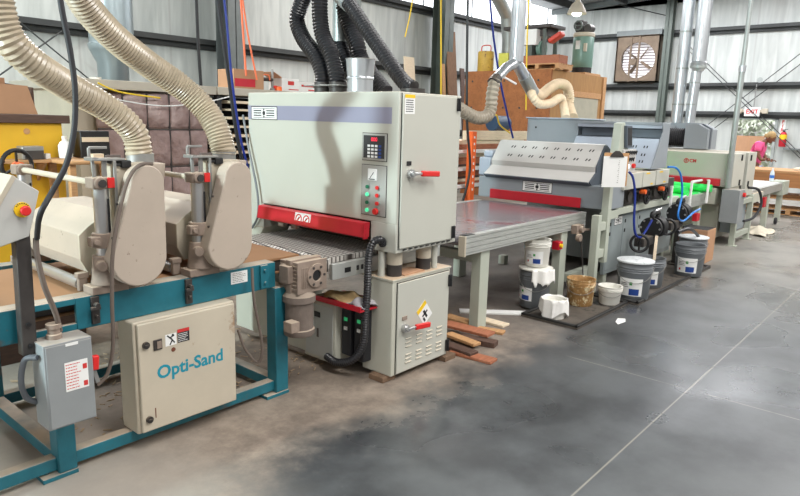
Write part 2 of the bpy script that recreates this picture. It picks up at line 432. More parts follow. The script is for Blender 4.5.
# girts: zed purlins, a lighter top flange and a dark web
def girt(name, p, axis, z, a, b_):
    g = MB()
    if axis == 'x':
        g.box(a, b_, p-.2, p-.002, z+.045, z+.065); g.box(a, b_, p-.2, p-.19, z-.02, z+.045)
        g.box(a, b_, p-.09, p-.07, z-.09, z+.045); g.box(a, b_, p-.08, p-.002, z-.1, z-.085)
    else:
        g.box(p-.2, p-.002, a, b_, z+.045, z+.065); g.box(p-.2, p-.19, a, b_, z-.02, z+.045)
        g.box(p-.09, p-.07, a, b_, z-.09, z+.045); g.box(p-.08, p-.002, a, b_, z-.1, z-.085)
    struct(g.build(name, M['steel_dark'], smooth=0, local=True))
girt('trim_1', YW, 'x', 2.80, -4, XF); girt('trim_2', YW, 'x', 4.2, -4, XF)
girt('trim_3', XF, 'y', 4.19, -7, YW-.2); girt('trim_4', XF, 'y', 2.74, -7, YW-.2); girt('trim_5', XF, 'y', 1.985, -7, YW-.2)
girt('trim_15', YW, 'x', 1.3, -4, XF)
def hcol(name, x, y, d, wd, z1, axis, m):
    c = MB()
    if axis == 'x':   # flanges face Y
        c.box(x-wd/2, x+wd/2, y-d, y-d+.02, 0, z1); c.box(x-wd/2, x+wd/2, y-.02, y, 0, z1); c.box(x-.008, x+.008, y-d, y, 0, z1)
    else:
        c.box(x-d, x-d+.02, y-wd/2, y+wd/2, 0, z1); c.box(x-.02, x, y-wd/2, y+wd/2, 0, z1); c.box(x-d, x, y-.008, y+.008, 0, z1)
    struct(c.build(name, m, smooth=0, local=True))
hcol('trim_6', 6.98, YW-.21, .38, .3, 5.0, 'x', M['steel_struct'])
hcol('trim_7', 13.1, YW-.21, .38, .36, 5.0, 'x', M['steel_green'])
hcol('trim_9', XF-.21, 6.72, .22, .2, 5.2, 'y', M['steel_green'])
# gable rafter and roof purlins
r_ = MB(); r_.prism([(YW, 4.93), (-7, 6.0), (-7, 6.2), (YW, 5.07)], 'x', XF-.35, XF-.2)
struct(r_.build('trim_10', M['steel_struct'], smooth=0, local=True))
for i, y in enumerate((9.4, 8.0, 6.6)):
    z = 5.08+(YW-y)*.0672-.12
    struct(MB().box(-4, XF-.36, y-.03, y+.03, z-.1, z+.1).build('trim_%d' % (11+i), M['steel_dark'], smooth=0, local=True))
r_ = MB(); r_.prism([(YW, 4.62), (-7, 5.75), (-7, 6.15), (YW, 5.02)], 'x', 12.98, 13.2)
struct(r_.build('trim_14', M['steel_dark'], smooth=0, local=True))

# exit door: frame and glazed leaf
f = MB()
f.box(XF-.06, XF+.1, DY0, DY0+.07, 0, DZ); f.box(XF-.06, XF+.1, DY1-.05, DY1, 0, DZ); f.box(XF-.06, XF+.1, DY0, DY1, DZ-.05, DZ)
door = f.build('door_1', M['galv_dull'], smooth=0, local=True); struct(door)
l = MB(); l.box(XF, XF+.05, DY0+.07, DY1-.05, 0, .55)
lo = l.build('door_leaf', M['ebox'], door, smooth=0)
gm, N, L, b = node_mat('door_glass'); b.inputs['Transmission Weight'].default_value = 1; b.inputs['Roughness'].default_value = .02; b.inputs['IOR'].default_value = 1.02
b.inputs['Base Color'].default_value = (1, 1, 1, 1)
MB().box(XF+.015, XF+.025, DY0+.07, DY1-.05, .55, DZ-.05).build('door_glass', gm, door, smooth=0)
# shrubs outside the door
lv = MB(); rnd = random.Random(3)
leaf = mat('shrub_leaves', S(214, 222, 206), .6, var=.15, scale=3)
for i in range(2600):
    c = V((rnd.uniform(21.0, 22.6), rnd.uniform(3.2, 7.2), rnd.uniform(.1, 2.4)))
    s_ = rnd.uniform(.05, .1); a = rnd.uniform(0, 6.28); u = V((rnd.uniform(-.5, .5), math.cos(a), math.sin(a)))*s_; w_ = V((rnd.uniform(-.5, .5), -math.sin(a), math.cos(a)))*s_*.6
    lv._faces([c-u, c+w_, c+u, c-w_], [(0, 1, 2, 3)])
o = lv.build('shrub', leaf, smooth=0); tag(o, 'green shrubs outside the glazed exit door', 'shrub', kind='stuff')

# ------------------------------------------------------------------ light
def area(name, loc, rot, sx, sy, power, col=(1, 1, 1)):
    d = bpy.data.lights.new(name, 'AREA'); d.shape = 'RECTANGLE'; d.size = sx; d.size_y = sy; d.energy = power; d.color = col
    o = bpy.data.objects.new(name, d); COL.objects.link(o); o.location = loc; o.rotation_euler = rot
    return o
# flood lamp and open loading door at the near end of the hall
k_ = area('flood_lamp', (-5.0, 4.3, 3.3), (0, 0, 0), .45, .45, 620, (.78, .97, .98))
k_.rotation_euler = (V((2.86, 3.2, 1.2))-V(k_.location)).to_track_quat('-Z', 'Y').to_euler()
area('daylight_loading_door', (-5.5, 3.4, 2.2), (0, -PI/2+.06, 0), 3.6, 4.0, 130, (.93, .97, 1))
# skylights in the roof; the first row is added fill for near-side faces
for i, x in enumerate((1.5, 6.2, 10.9)):
    area('skylight_and_fill', (x, -1.6, 5.5), (0, 0, 0), 1.1, 5.0, 380, (1, .98, .95))
for y_, p_ in ((7.4, 330), (4.0, 210), (.6, 230)): area('skylight_and_fill', (16.2, y_, 4.95+(7.4-y_)*.06), (0, 0, 0), 3.4, 2.7, p_, (.95, .96, 1))
for i, x in enumerate((3.0, 9.0)):
    area('skylight_and_fill', (x, 7.8, 4.95), (0, 0, 0), 1.0, 2.4, 170, (1, .98, .95))
sd = bpy.data.lights.new('sun', 'SUN'); sd.energy = 9; sd.angle = .01; so_ = bpy.data.objects.new('sun', sd); COL.objects.link(so_)
so_.rotation_euler = V((.12, -.8, -.6)).to_track_quat('-Z', 'Y').to_euler()
wd = bpy.data.worlds.new('sky'); SC.world = wd; wd.use_nodes = True
bg = wd.node_tree.nodes['Background']; bg.inputs[0].default_value = (1, .975, .94, 1); bg.inputs[1].default_value = .5
SC.view_settings.view_transform = 'Standard'; SC.view_settings.look = 'None'; SC.view_settings.gamma = 1; SC.view_settings.use_curve_mapping = False
SC.view_settings.exposure = 0.08
# ------------------------------------------------------------------ lettering
RY = Euler((PI/2, 0, 0)).to_matrix()                 # reads from -Y
RXm = Matrix.Rotation(-PI/2, 3, 'Z') @ RY            # reads from -X
def text(name, body, size, loc, R, m, parent, align='LEFT', width=1.0, extrude=.0006, shear=0, bold=0):
    cu = bpy.data.curves.new('lettering', 'FONT'); cu.body = body; cu.size = size; cu.align_x = align; cu.align_y = 'CENTER'
    cu.extrude = extrude; cu.shear = shear; cu.offset = bold; cu.resolution_u = 3
    t = bpy.data.objects.new('lettering', cu); COL.objects.link(t)
    bpy.context.view_layer.update()
    me = bpy.data.meshes.new_from_object(t.evaluated_get(bpy.context.evaluated_depsgraph_get()))
    bpy.data.objects.remove(t); bpy.data.curves.remove(cu)
    T = Matrix.Translation(loc) @ R.to_4x4() @ Matrix.Diagonal((width, 1, 1, 1))
    me.transform(world_of(parent).inverted() @ T); me.name = name
    me.materials.clear(); me.materials.append(m)
    o = bpy.data.objects.new(name, me); COL.objects.link(o); o.parent = parent
    return o
class Face:
    """a vertical face of a machine: u to the right and v up as the viewer reads it; d is the distance out of the face"""
    def __init__(s, kind, p): s.k, s.p = kind, p
    def pt(s, u, v, d=0):
        return V((u, s.p-d, v)) if s.k == 'y' else V((s.p-d, u, v))
    def box(s, mb, u0, u1, v0, v1, d0, d1):
        a, b = s.pt(u0, v0, d0), s.pt(u1, v1, d1)
        return mb.box(a.x, b.x, a.y, b.y, a.z, b.z)
    def disc(s, mb, u, v, r, d0, d1, n=18, r1=None):
        return mb.cyl(s.pt(u, v, d0), s.pt(u, v, d1), r, r1, n)
    @property
    def R(s): return RY if s.k == 'y' else RXm
def script_lines(F, mb, u0, u1, v0, v1, rows, d=.002, seed=1, h=.45):
    """rows of small illegible print"""
    r = random.Random(seed); dv = (v1-v0)/rows
    for i in range(rows):
        u = min(u0, u1); e = max(u0, u1); vv = v0+(i+.5)*dv
        e -= (e-u)*r.uniform(0, .3)
        while u < e:
            w = r.uniform(.08, .22)*abs(u1-u0)
            F.box(mb, u, min(u+w, e), vv-dv*h/2, vv+dv*h/2, 0, d); u += w+.04*abs(u1-u0)
    return mb

# ================================================================== the teal brush sander
bs = thing('brush_sander', 'teal framed brush sanding machine with two cream heads over a brown belt', 'sanding machine', (1.2, 3.3, 0))
TE = M['teal']
X0, X1 = -.35, 2.25
# near side beam, a channel with a slot cut through it
b = MB()
b.box(X0, .985, 2.84, 2.86, .65, .795); b.box(1.155, X1, 2.84, 2.86, .65, .795); b.box(.985, 1.155, 2.84, 2.86, .767, .795); b.box(.985, 1.155, 2.84, 2.86, .65, .682)
b.box(X0, X1, 2.86, 2.93, .783, .795); b.box(X0, X1, 2.86, 2.93, .65, .662); b.box(X1-.012, X1, 2.86, 2.93, .662, .783)
b.build('side_beam', TE, bs, .003)
MB().box(X0, X1, 3.70, 3.79, .65, .795).build('side_beam', TE, bs, .004)
b = MB(); b.box(2.14, 2.19, 2.825, 2.84, .66, .79)
for z in (.69, .76): b.cyl((2.165, 2.825, z), (2.165, 2.815, z), .009, n=6)
b.build('bearing_plate', TE, bs, .002)
for x in (X0+.02, 1.03, 2.235):
    for y in (2.815, 3.70):
        w = .075 if x < 2 else .085
        b = MB(); b.box(x-.005, x+w, y, y+.085, .02, .65); b.build('leg', TE, bs, .006)
        f = MB(); f.box(x-.075, x+w, y-.005, y+.10, 0, .02); f.cyl((x-.045, y+.045, .02), (x-.045, y+.045, .026), .012, n=10); f.build('foot_plate', TE, bs, .002)
for y in (2.84, 3.715): MB().box(X0+.09, 2.235, y, y+.06, .03, .09).build('lower_rail', TE, bs, .004)
for x in (1.035, 2.24): MB().box(x, x+.065, 2.9, 3.70, .03, .09).build('cross_rail', TE, bs, .004)
# conveyor: belt over two rollers
b = MB(); b.box(X0, 2.52, 2.955, 3.665, .770, .784); b.box(X0, 2.52, 2.955, 3.665, .69, .70)
b.cyl((2.50, 2.957, .737), (2.50, 3.663, .737), .047, n=20)
b.build('conveyor_belt', M['belt_brown'], bs, .002)
MB().cyl((2.5, 2.90, .737), (2.5, 3.70, .737), .022).build('drive_shaft', M['dark_steel'], bs)
MB().box(X0, 2.42, 2.97, 3.65, .705, .765).build('slider_bed', M['dark_steel'], bs)
# pinch rollers with their end brackets
for x in (1.235, 1.70):
    MB().cyl((x, 2.965, .825), (x, 3.66, .825), .026, n=22).build('hold_down_roller', M['chrome'], bs)
    b = MB(); b.box(x-.02, x+.02, 2.935, 2.962, .796, .87); b.box(x-.026, x+.026, 2.93, 2.967, .855, .88)
    b.build('roller_bracket', M['cast'], bs, .003)
    b = MB(); b.box(x-.018, x+.018, 2.826, 2.839, .665, .79); b.cyl((x, 2.826, .755), (x, 2.80, .755), .012, n=6); b.cyl((x, 2.826, .70), (x, 2.81, .70), .009, n=6)
    b.box(x-.03, x+.012, 2.80, 2.815, .735, .75)
    b.build('adjusting_clamp', M['dark_steel'], bs, .002)

def head(dx):
    hx = lambda x: x+dx
    # brush housing: eight sided, lying across the belt
    poly = [(1.25, .93), (1.25, 1.045), (1.30, 1.085), (1.39, 1.14), (1.56, 1.14), (1.635, 1.085), (1.655, 1.0), (1.655, .93), (1.60, .862), (1.285, .862)]
    b = MB(); b.prism([(hx(x), z) for x, z in poly], 'y', 2.985, 3.62)
    h = b.build('brush_housing', M['cream'], bs, .003, smooth=15)
    b = MB(); b.prism([(hx(x*1.0+(x-1.45)*.03), z+(z-1.02)*.03) for x, z in poly], 'y', 2.972, 2.985); b.build('end_plate', M['cream_clean'], h, .002)
    b = MB(); b.prism([(hx(1.46), 1.13), (hx(1.66), 1.09), (hx(1.695), 1.355), (hx(1.545), 1.355)], 'y', 2.99, 3.2); b.build('dust_outlet', M['cream'], h, .004)
    b = MB(); b.cyl((hx(1.62), 3.10, 1.355), (hx(1.62), 3.10, 1.40), .066, n=24); b.build('hose_collar', M['steel'], h)
    b = MB(); b.box(hx(1.372), hx(1.44), 2.93, 2.945, 1.345, 1.405); b.build('motor_plate', M['plate_grey'], h, .002)
    # belt guard
    def cap(r_lo, r_hi, cx0, cx1):
        pts = []
        for k in range(25):
            a = PI+PI*k/24; pts.append((hx(cx0+r_lo*math.cos(a)), .953+r_lo*math.sin(a)))
        for k in range(25):
            a = PI*k/24; pts.append((hx(cx1+r_hi*math.cos(a)), 1.288+r_hi*math.sin(a)))
        return pts
    g = MB(); g.prism(cap(.131, .080, 1.416, 1.470), 'y', 2.752, 2.832)
    go = g.build('belt_guard', M['cream'], bs, .006, smooth=30)
    for (u, v) in ((-.083, 1.20), (-.112, 1.05)):
        b = MB(); b.cyl((hx(1.427+u), 2.79, v), (hx(1.421+u), 2.79, v), .006, n=8)
        b.build('guard_screw', M['dark_steel'], go)
    b = MB(); b.box(hx(1.36), hx(1.55), 2.86, 2.94, .90, 1.37); b.cyl((hx(1.385), 2.86, 1.34), (hx(1.385), 2.855, 1.34), .008, n=8)
    b.build('guard_backplate', M['cream_clean'], bs, .005)
    MB().cyl((hx(1.43), 2.83, 1.0), (hx(1.43), 2.985, 1.0), .05).build('brush_shaft', M['dark_steel'], bs)
    # lifting columns, near and far
    for y in (2.872, 3.72):
        s = -1 if y < 3 else 1
        b = MB()
        x = hx(1.31) if y < 3 else hx(1.30)
        b.prism([(x-.085, y-.045), (x+.085, y-.045), (x+.085, y+.05), (x-.085, y+.05)], 'z', .795, .832)
        b.lathe([(.066, .832), (.060, .86), (.052, .955), (.052, .965)], (x, y, 0), 20)
        b.cyl((x-.03, y-.03, .925), (x-.045, y-.07, .925), .026, .024, 14)
        b.build('column_base', M['cast'], bs, .004)
        b = MB(); b.lathe([(.034, .965), (.034, 1.30)], (x, y, 0), 22); col = b.build('lift_column', M['chrome'], bs)
        b = MB(); b.box(x+.012, x+.02, y-.036, y-.03, 1.04, 1.22); b.build('slot', M['black'], col)
        b = MB(); b.lathe([(.048, 1.0), (.05, 1.01), (.05, 1.058), (.047, 1.066)], (x, y, 0), 20)
        b.box(x-.075, x-.03, y-.045, y-.005, 1.012, 1.055); b.cyl((x-.055, y-.06, 1.033), (x-.055, y+.01, 1.033), .013, n=10)
        b.build('clamp_collar', M['cast'], bs, .003)
        b = MB(); b.box(x-.05, x+.035, y-.04, y+.04, 1.265, 1.315)
        b.cyl((x-.02, y-.052, 1.29), (x-.02, y-.04, 1.29), .028, n=16)
        gb = b.build('screw_gearbox', M['cast'], bs, .006)
        if s < 0:
            b = MB(); b.cyl((x-.015, y-.058, 1.29), (x-.015, y-.052, 1.29), .018, n=14); b.build('shaft_end', M['dark_steel'], gb)
            b = MB(); b.box(x+.012, x+.044, y-.047, y-.04, 1.268, 1.314); b.build('red_plate', M['red_plastic'], gb, .002)
    xs = hx(1.285)
    MB().cyl((xs, 2.92, 1.29), (xs, 3.70, 1.29), .014, n=14).build('cross_shaft', M['cream_clean'], bs)
    # top bracket and guide bars
    b = MB(); b.box(hx(1.27), hx(1.42), 2.85, 2.93, 1.385, 1.395); b.box(hx(1.27), hx(1.30), 2.85, 2.93, 1.395, 1.40)
    b.bar((hx(1.28), 2.87, 1.385), (hx(1.285), 2.87, 1.315), .014, .014); b.bar((hx(1.33), 2.87, 1.385), (hx(1.33), 2.87, .97), .012, .02)
    b.bar((hx(1.365), 2.845, 1.385), (hx(1.365), 2.845, .9), .014, .014)
    b.bar((hx(1.29), 2.92, 1.395), (hx(1.29), 2.92, 1.44), .012, .012); b.bar((hx(1.29), 2.92, 1.44), (hx(1.37), 2.92, 1.44), .012, .012)
    b.build('top_bracket', M['steel'], bs, .002)
    b = MB(); b.box(hx(1.40), hx(1.445), 2.845, 2.90, 1.352, 1.384); b.box(hx(1.36), hx(1.41), 2.85, 2.86, 1.36, 1.372)
    b.build('limit_switch', M['black'], bs, .003)
head(0); head(.485)
# handwheel at the far end of the first cross shaft
hw = at(17, 166, Y=3.86)
b = MB(); b.torus(hw, (.25, -1, 0), .085, .0115, 32, 10)
u = V((1, .25, 0)).normalized()
for k in range(3):
    a = PI/2+k*2*PI/3; d = u*math.cos(a)+V((0, 0, 1))*math.sin(a)
    b.bar(V(hw)+d*.015, V(hw)+d*.083, .018, .008)
for k in range(9):
    a = k*2*PI/9; d = u*math.cos(a)+V((0, 0, 1))*math.sin(a); b.sphere(V(hw)+d*.077, .009, 8)
wheel = b.build('handwheel', M['black'], bs)
MB().cyl(hw+V((0, -.06, 0)), hw+V((0, .01, 0)), .024, n=14).build('wheel_hub', M['orange'], wheel)
MB().cyl((1.285, 3.70, 1.29), hw+V((0, -.06, 0)), .018, n=14).build('wheel_shaft', M['cast'], bs)

# control console on its leaning post
b = MB(); b.bar((.928, 2.775, .62), (.945, 2.79, 1.20), .055, .055, (0, 1, 0)); post = b.build('console_post', M['dark_steel'], bs, .004)
for z in (.66, .75): MB().cyl((.93, 2.748, z), (.93, 2.74, z), .009, n=10).build('post_bolt', M['black'], post)
prof = [(.925, 1.345), (1.012, 1.282), (.962, 1.105), (.80, 1.06), (.76, 1.10)]
b = MB(); b.prism(prof, 'y', 2.75, 2.98); con = b.build('control_console', M['console'], bs, .004)
b = MB(); b.prism([(.915, 1.352), (.932, 1.342), (.775, 1.085), (.757, 1.095)], 'y', 2.742, 2.99); b.build('console_lid', M['cream_clean'], con, .003)
b = MB(); b.prism([(.885, 1.30), (.893, 1.31), (.86, 1.26), (.852, 1.25)], 'y', 2.80, 2.93); b.build('display', M['glass_blue'], con)
Fc = Face('y', 2.75)
b = MB(); Fc.disc(b, .943, 1.214, .030, 0, .006); st = b.build('emergency_stop', M['yellow'], con)
b = MB(); Fc.disc(b, .947, 1.212, .013, .006, .022); Fc.disc(b, .947, 1.212, .021, .022, .036, r1=.018); b.build('mushroom_button', M['red_plastic'], st, .003)
b = MB()
for k in range(7):
    a = PI*.2+k*PI*.6/6; p = Fc.pt(.943+.0255*math.cos(a), 1.214+.0255*math.sin(a), .0062); b.obox(p, (.005, .0008, .004), (0, -a, 0))
b.build('print', M['ink'], st)

# electrical cabinet hung under the beam
b = MB(); b.box(1.372, 1.925, 2.775, 2.925, .092, .648); cab = b.build('electrical_cabinet', M['cream_clean'], bs, .008)
b = MB(); b.box(1.385, 1.915, 2.755, 2.774, .10, .640); dr = b.build('cabinet_door', M['cream_clean'], cab, .006)
F = Face('y', 2.755)
b = MB()
for v in (.535, .163):
    b = MB(); F.disc(b, 1.42, v, .017, 0, .012); b.box(1.41, 1.43, 2.737, 2.743, v-.004, v+.004)
    b.build('latch', M['dark_steel'], cab)
b = MB(); F.box(b, 1.458, 1.502, .497, .55, 0, .006); hn = b.build('recessed_handle', M['dark_steel'], cab, .003)
b = MB(); F.box(b, 1.474, 1.497, .505, .54, .006, .009); b.build('handle_cover', M['cast'], hn)
b = MB(); F.box(b, 1.52, 1.578, .502, .560, 0, .0012); wst = b.build('warning_sticker', M['white'], cab)
b = MB()
for (u0, v0, u1, v1) in ((1.53, .555, 1.556, .53), (1.556, .53, 1.542, .505), (1.542, .54, 1.566, .55), (1.553, .532, 1.568, .512)):
    b.bar(F.pt(u0, v0, .0018), F.pt(u1, v1, .0018), .001, .006)
F.disc(b, 1.559, .552, .006, 0, .002); b.build('pictogram', M['ink'], wst)
b = MB(); F.box(b, 1.584, 1.648, .505, .572, 0, .0012); dst = b.build('danger_sticker', M['ink'], cab)
b = MB(); F.box(b, 1.584, 1.648, .556, .572, .0012, .0018); b.build('red_band', M['red_ink'], dst)
b = script_lines(F, MB(), 1.588, 1.640, .508, .553, 5, .002, 4, .3); b.build('print', M['white'], dst)
text('lettering', 'Opti-Sand', .09, F.pt(1.47, .378, .0005), F.R, M['teal_ink'], cab, width=1.0, bold=.0022)
rust = mat('rust', S(110, 62, 44), .8)
b = MB(); b.cyl(F.pt(1.56, .478, 0), F.pt(1.56, .478, .0012), .012, n=7); b.build('rust_mark', rust, cab)
b = MB(); F.box(b, 1.452, 1.457, .16, .21, 0, .0008); b.build('rust_mark', rust, cab)
for u in (1.43, 1.63, 1.86): MB().cyl((u, 2.86, .648), (u, 2.86, .66), .012, n=8).build('hanger', M['cast'], cab)

# disconnect switch box
b = MB(); b.box(.945, 1.138, 2.664, 2.79, .306, .672); dis = b.build('disconnect_box', M['ebox'], bs, .004)
F = Face('y', 2.664)
b = MB(); F.box(b, .952, 1.134, .312, .664, 0, .004); b.build('box_door', M['ebox'], dis, .002)
b = MB(); F.box(b, 1.02, 1.113, .457, .582, .004, .005); lb = b.build('label_plate', M['white'], dis)
b = script_lines(F, MB(), 1.024, 1.085, .462, .578, 9, .0058, 9, .25); b.build('print', M['red_ink'], lb)
for z in (.465, .54):
    b = MB(); F.box(b, 1.092, 1.109, z, z+.022, .004, .0058); b.build('red_mark', M['red_ink'], lb)
b = MB(); F.box(b, 1.03, 1.08, .652, .664, .004, .005); b.build('tag', M['white'], dis)
b = MB(); b.box(1.139, 1.146, 2.70, 2.74, .43, .575); lev = b.build('switch_bracket', M['black'], dis, .002)
b = MB(); b.bar((1.158, 2.70, .505), (1.162, 2.698, .57), .024, .03); b.build('switch_knob', M['red_plastic'], lev, .006)
b = MB(); b.bar((1.152, 2.715, .525), (1.172, 2.71, .44), .012, .02); b.build('switch_lever', M['steel'], lev, .003)
b = MB(); b.lathe([(.03, .672), (.03, .69), (.024, .694), (.024, .715), (.03, .717), (.03, .735)], (1.02, 2.74, 0), 14); b.build('conduit_fitting', M['cast'], dis)
# cables of the machine
b = MB(); b.tube(catmull([at(60, 331, Y=2.74), at(55, 312, Y=2.72), at(44, 285, Y=2.70), at(37, 255, Y=2.70), at(36, 238, Y=2.71)], 8), .011, 10); b.build('console_cable', M['taupe_cable'], bs)
b = MB(); b.tube(catmull([(.935, 2.70, .62), at(25, 360, Y=2.74), at(21, 380, Y=2.76), at(26, 397, Y=2.78), at(37, 402, Y=2.78)], 8), .012, 10); b.build('box_cable', M['grey_cable'], bs)
b = MB(); b.tube(catmull([at(152, 164, Y=2.80), at(140, 165, Y=2.745), at(130, 176, Y=2.73), at(122, 200, Y=2.72), at(113, 250, Y=2.70), at(112, 300, Y=2.71), at(113, 345, Y=2.72), at(108, 372, Y=2.74), at(98, 385, Y=2.75)], 8), .0085, 10); b.build('head_cable', M['taupe_cable'], bs)
b = MB(); b.tube(catmull([at(252, 268, Y=2.76), at(254, 300, Y=2.74), at(262, 345, Y=2.74), at(258, 362, Y=2.76), at(246, 350, Y=2.80), at(238, 330, Y=2.84)], 8), .0075, 8); b.build('head_cable', M['taupe_cable'], bs)
b = MB(); F2 = Face('y', 2.84); F2.box(b, 1.955, 2.06, .655+.06, .79-.01, 0, .0012); pl = b.build('serial_plate', M['white'], bs)
b = script_lines(F2, MB(), 1.965, 2.05, .72, .775, 6, .002, 5, .25); b.build('print', M['plate_grey'], pl)

# worm gear unit with its motor at the delivery end
b = MB(); b.box(2.30, 2.50, 2.70, 2.86, .625, .80)
for k in range(7): b.box(2.292, 2.30, 2.71, 2.85, .64+k*.022, .65+k*.022)
b.box(2.285, 2.515, 2.75, 2.79, .615, .81); b.box(2.29, 2.51, 2.695, 2.705, .62, .805)
for k in range(4): b.box(2.32+k*.012, 2.326+k*.012, 2.69, 2.70, .65, .77)
gbx = b.build('worm_gearbox', M['cast'], bs, .005)
b = MB(); b.ring((2.425, 2.695, .715), (0, -1, 0), .032, .07, .012, 28); b.build('output_flange', M['cast'], gbx, .003)
for k in range(6):
    a = k*PI/3; b = MB(); b.cyl((2.425+.054*math.cos(a), 2.683, .715+.054*math.sin(a)), (2.425+.054*math.cos(a), 2.679, .715+.054*math.sin(a)), .008, n=6)
    b.build('flange_bolt', M['dark_steel'], gbx)
b = MB(); b.cyl((2.425, 2.70, .715), (2.425, 2.692, .715), .032); b.build('output_bore', M['black'], gbx)
b = MB(); b.lathe([(.085, .365), (.09, .375), (.09, .40), (.082, .405), (.082, .56), (.095, .565), (.095, .60), (.07, .625)], (2.36, 2.765, 0), 24); mo = b.build('motor', M['cast_dark'], bs, 0)
b = MB(); b.box(2.215, 2.275, 2.66, 2.73, .42, .48); b.build('terminal_box', M['cast'], mo, .004)
MB().box(2.26, 2.31, 2.74, 2.82, .68, .78).build('gearbox_mount', M['cast'], bs, .004)

# ------------------------------------------------------------------ extraction hoses and hanging leads over it
hp = [(1.62, 3.10, 1.385), (1.615, 3.10, 1.41)]+[at(x, y, Y=yy) for x, y, yy in ((135, 134, 3.1), (122, 119, 3.1), (102, 105, 3.1), (80, 93, 3.08), (58, 80, 3.05), (35, 65, 3.0), (15, 47, 2.98), (4, 28, 2.98), (-3, 3, 2.98), (-7, -25, 2.98))]
o = MB().hose(hp, .066, .021, .12, 20).build('extraction_hose', M['hose_tan']); tag(o, 'ribbed tan extraction hose curving up from the left sanding head', 'hose', 'tan extraction hoses')
hp = [(2.105, 3.10, 1.385), (2.105, 3.105, 1.42)]+[at(x, y, Y=yy) for x, y, yy in ((216, 127, 3.14), (203, 107, 3.2), (180, 86, 3.25), (148, 64, 3.25), (116, 39, 3.2), (89, 10, 3.15), (70, -22, 3.1))]
o = MB().hose(hp, .070, .018, .10, 20).build('extraction_hose', M['hose_tan']); tag(o, 'ribbed tan extraction hose rising leftward from the right sanding head', 'hose', 'tan extraction hoses')
pp = [at(x, y, Y=2.55) for x, y in ((58, -20), (62, 10), (70, 50), (75, 90), (74, 130), (66, 165), (52, 192), (40, 215), (35, 240))]
pp[-1] = at(37, 238, Y=2.70)
o = MB().tube(catmull(pp, 10), .0105, 12).build('power_lead', M['rubber']); tag(o, 'thick dark power lead hanging down to the grey control console', 'cable')
pp = [at(x, y, Y=3.9) for x, y in ((69, -10), (70, 30), (72, 60), (74, 75))]
# ================================================================== the cream wide belt sander
ws = thing('wide_belt_sander', 'tall pale grey wide belt sander with red guard bar and two hatch doors', 'sanding machine', (3.15, 3.2, 0))
SA, SD = M['sander'], M['sander_dusty']
YN, YB, XA, XB, ZT = 2.476, 3.894, 2.86, 3.465, 1.756
b = MB()
b.box(XA, XB, YN, YB, .985, ZT)                                                     # body
b.prism([(XA, .81), (XB, .81), (XB, .99), (XA, .99)], 'y', YN, 2.683)               # near cheek
b.prism([(XA, .81), (XB, .81), (XB, .99), (XA, .99)], 'y', 3.735, YB)               # far cheek
up = b.build('upper_cabinet', SA, ws, .006)
MB().box(XA+.22, XB-.02, 2.684, 3.734, .80, .99).build('sanding_head', M['black'], ws)
b = MB(); b.prism([(3.735, .81), (3.80, .72), (YB, .72), (YB, .81)], 'x', XA, XA+.25); b.build('cheek_foot', SD, ws, .004)
FX = Face('x', XA); FY = Face('y', YN)
# lavender stripe, name plate
b = MB(); FX.box(b, YB, 2.53, 1.573, 1.667, 0, .0012); b.build('stripe', M['lavender'], up)
def plate(F, u0, u1, v0, v1, parent, d=.003, seed=1):
    b = MB(); F.box(b, u0, u1, v0, v1, 0, d); p = b.build('name_plate', M['white'], parent)
    e = .006; s = 1 if u1 > u0 else -1; b = MB(); F.box(b, u0-s*e, u1+s*e, v0-e, v1+e, 0, d*.7); b.build('plate_border', M['dark_steel'], p)
    b = MB(); s = 1 if u1 > u0 else -1; W = abs(u1-u0); H = v1-v0; k = d+.0008
    for v in (v0+.12*H, v1-.12*H): F.box(b, u0+s*.06*W, u1-s*.06*W, v-.02*H, v+.02*H, d, k)
    for v in (.30, .5, .70):
        F.box(b, u0+s*.08*W, u0+s*.40*W, v0+(v-.05)*H, v0+(v+.05)*H, d, k); F.box(b, u0+s*.60*W, u0+s*.92*W, v0+(v-.05)*H, v0+(v+.05)*H, d, k)
    c = F.pt((u0+u1)/2, (v0+v1)/2, d); e = F.pt((u0+u1)/2, (v0+v1)/2, k); b.cyl(c, e, H*.2, n=12)
    for v in (.2, .8): b.cyl(F.pt((u0+u1)/2, v0+v*H, d), F.pt((u0+u1)/2, v0+v*H, k), H*.09, n=8)
    b.build('print', M['ink'], p); return p
plate(FX, 3.85, 3.575, 1.577, 1.657, up)
# display panel and push buttons
b = MB(); FX.box(b, 2.755, 2.562, 1.355, 1.513, 0, .008); dp = b.build('display_panel', M['alu_panel'], up, .002)
b = MB(); FX.box(b, 2.759, 2.558, 1.351, 1.517, 0, .004); b.build('panel_gasket', M['dark_steel'], dp)
b = MB(); FX.box(b, 2.743, 2.575, 1.368, 1.502, .008, .011); ds = b.build('display_face', M['ink'], dp)
b = MB(); FX.box(b, 2.69, 2.62, 1.462, 1.494, .011, .0125); b.build('display_window', M['ink'], ds)
text('digits', '000', .034, FX.pt(2.655, 1.478, .0122), FX.R, M['red_lit'], ds, align='CENTER')
for r in range(4):
    for c in range(4):
        b = MB(); u = 2.708-c*.03; v = 1.447-r*.021; FX.box(b, u, u-.02, v-.013, v, .011, .013)
        b.build('key', M['blue_ink'] if c == 3 else M['white'], ds)
b = MB(); FX.box(b, 2.757, 2.56, 1.024, 1.325, 0, .006); bp = b.build('button_panel', M['alu_panel'], up, .002)
b = MB(); FX.box(b, 2.761, 2.556, 1.020, 1.329, 0, .003); b.build('panel_gasket', M['dark_steel'], bp)
b = MB(); FX.box(b, 2.70, 2.63, 1.235, 1.305, .006, .016); mt = b.build('load_meter', M['white'], bp, .003)
b = MB(); b.bar(FX.pt(2.68, 1.25, .0165), FX.pt(2.65, 1.285, .0165), .001, .004); FX.box(b, 2.69, 2.64, 1.24, 1.246, .016, .0168); b.build('needle', M['ink'], mt)
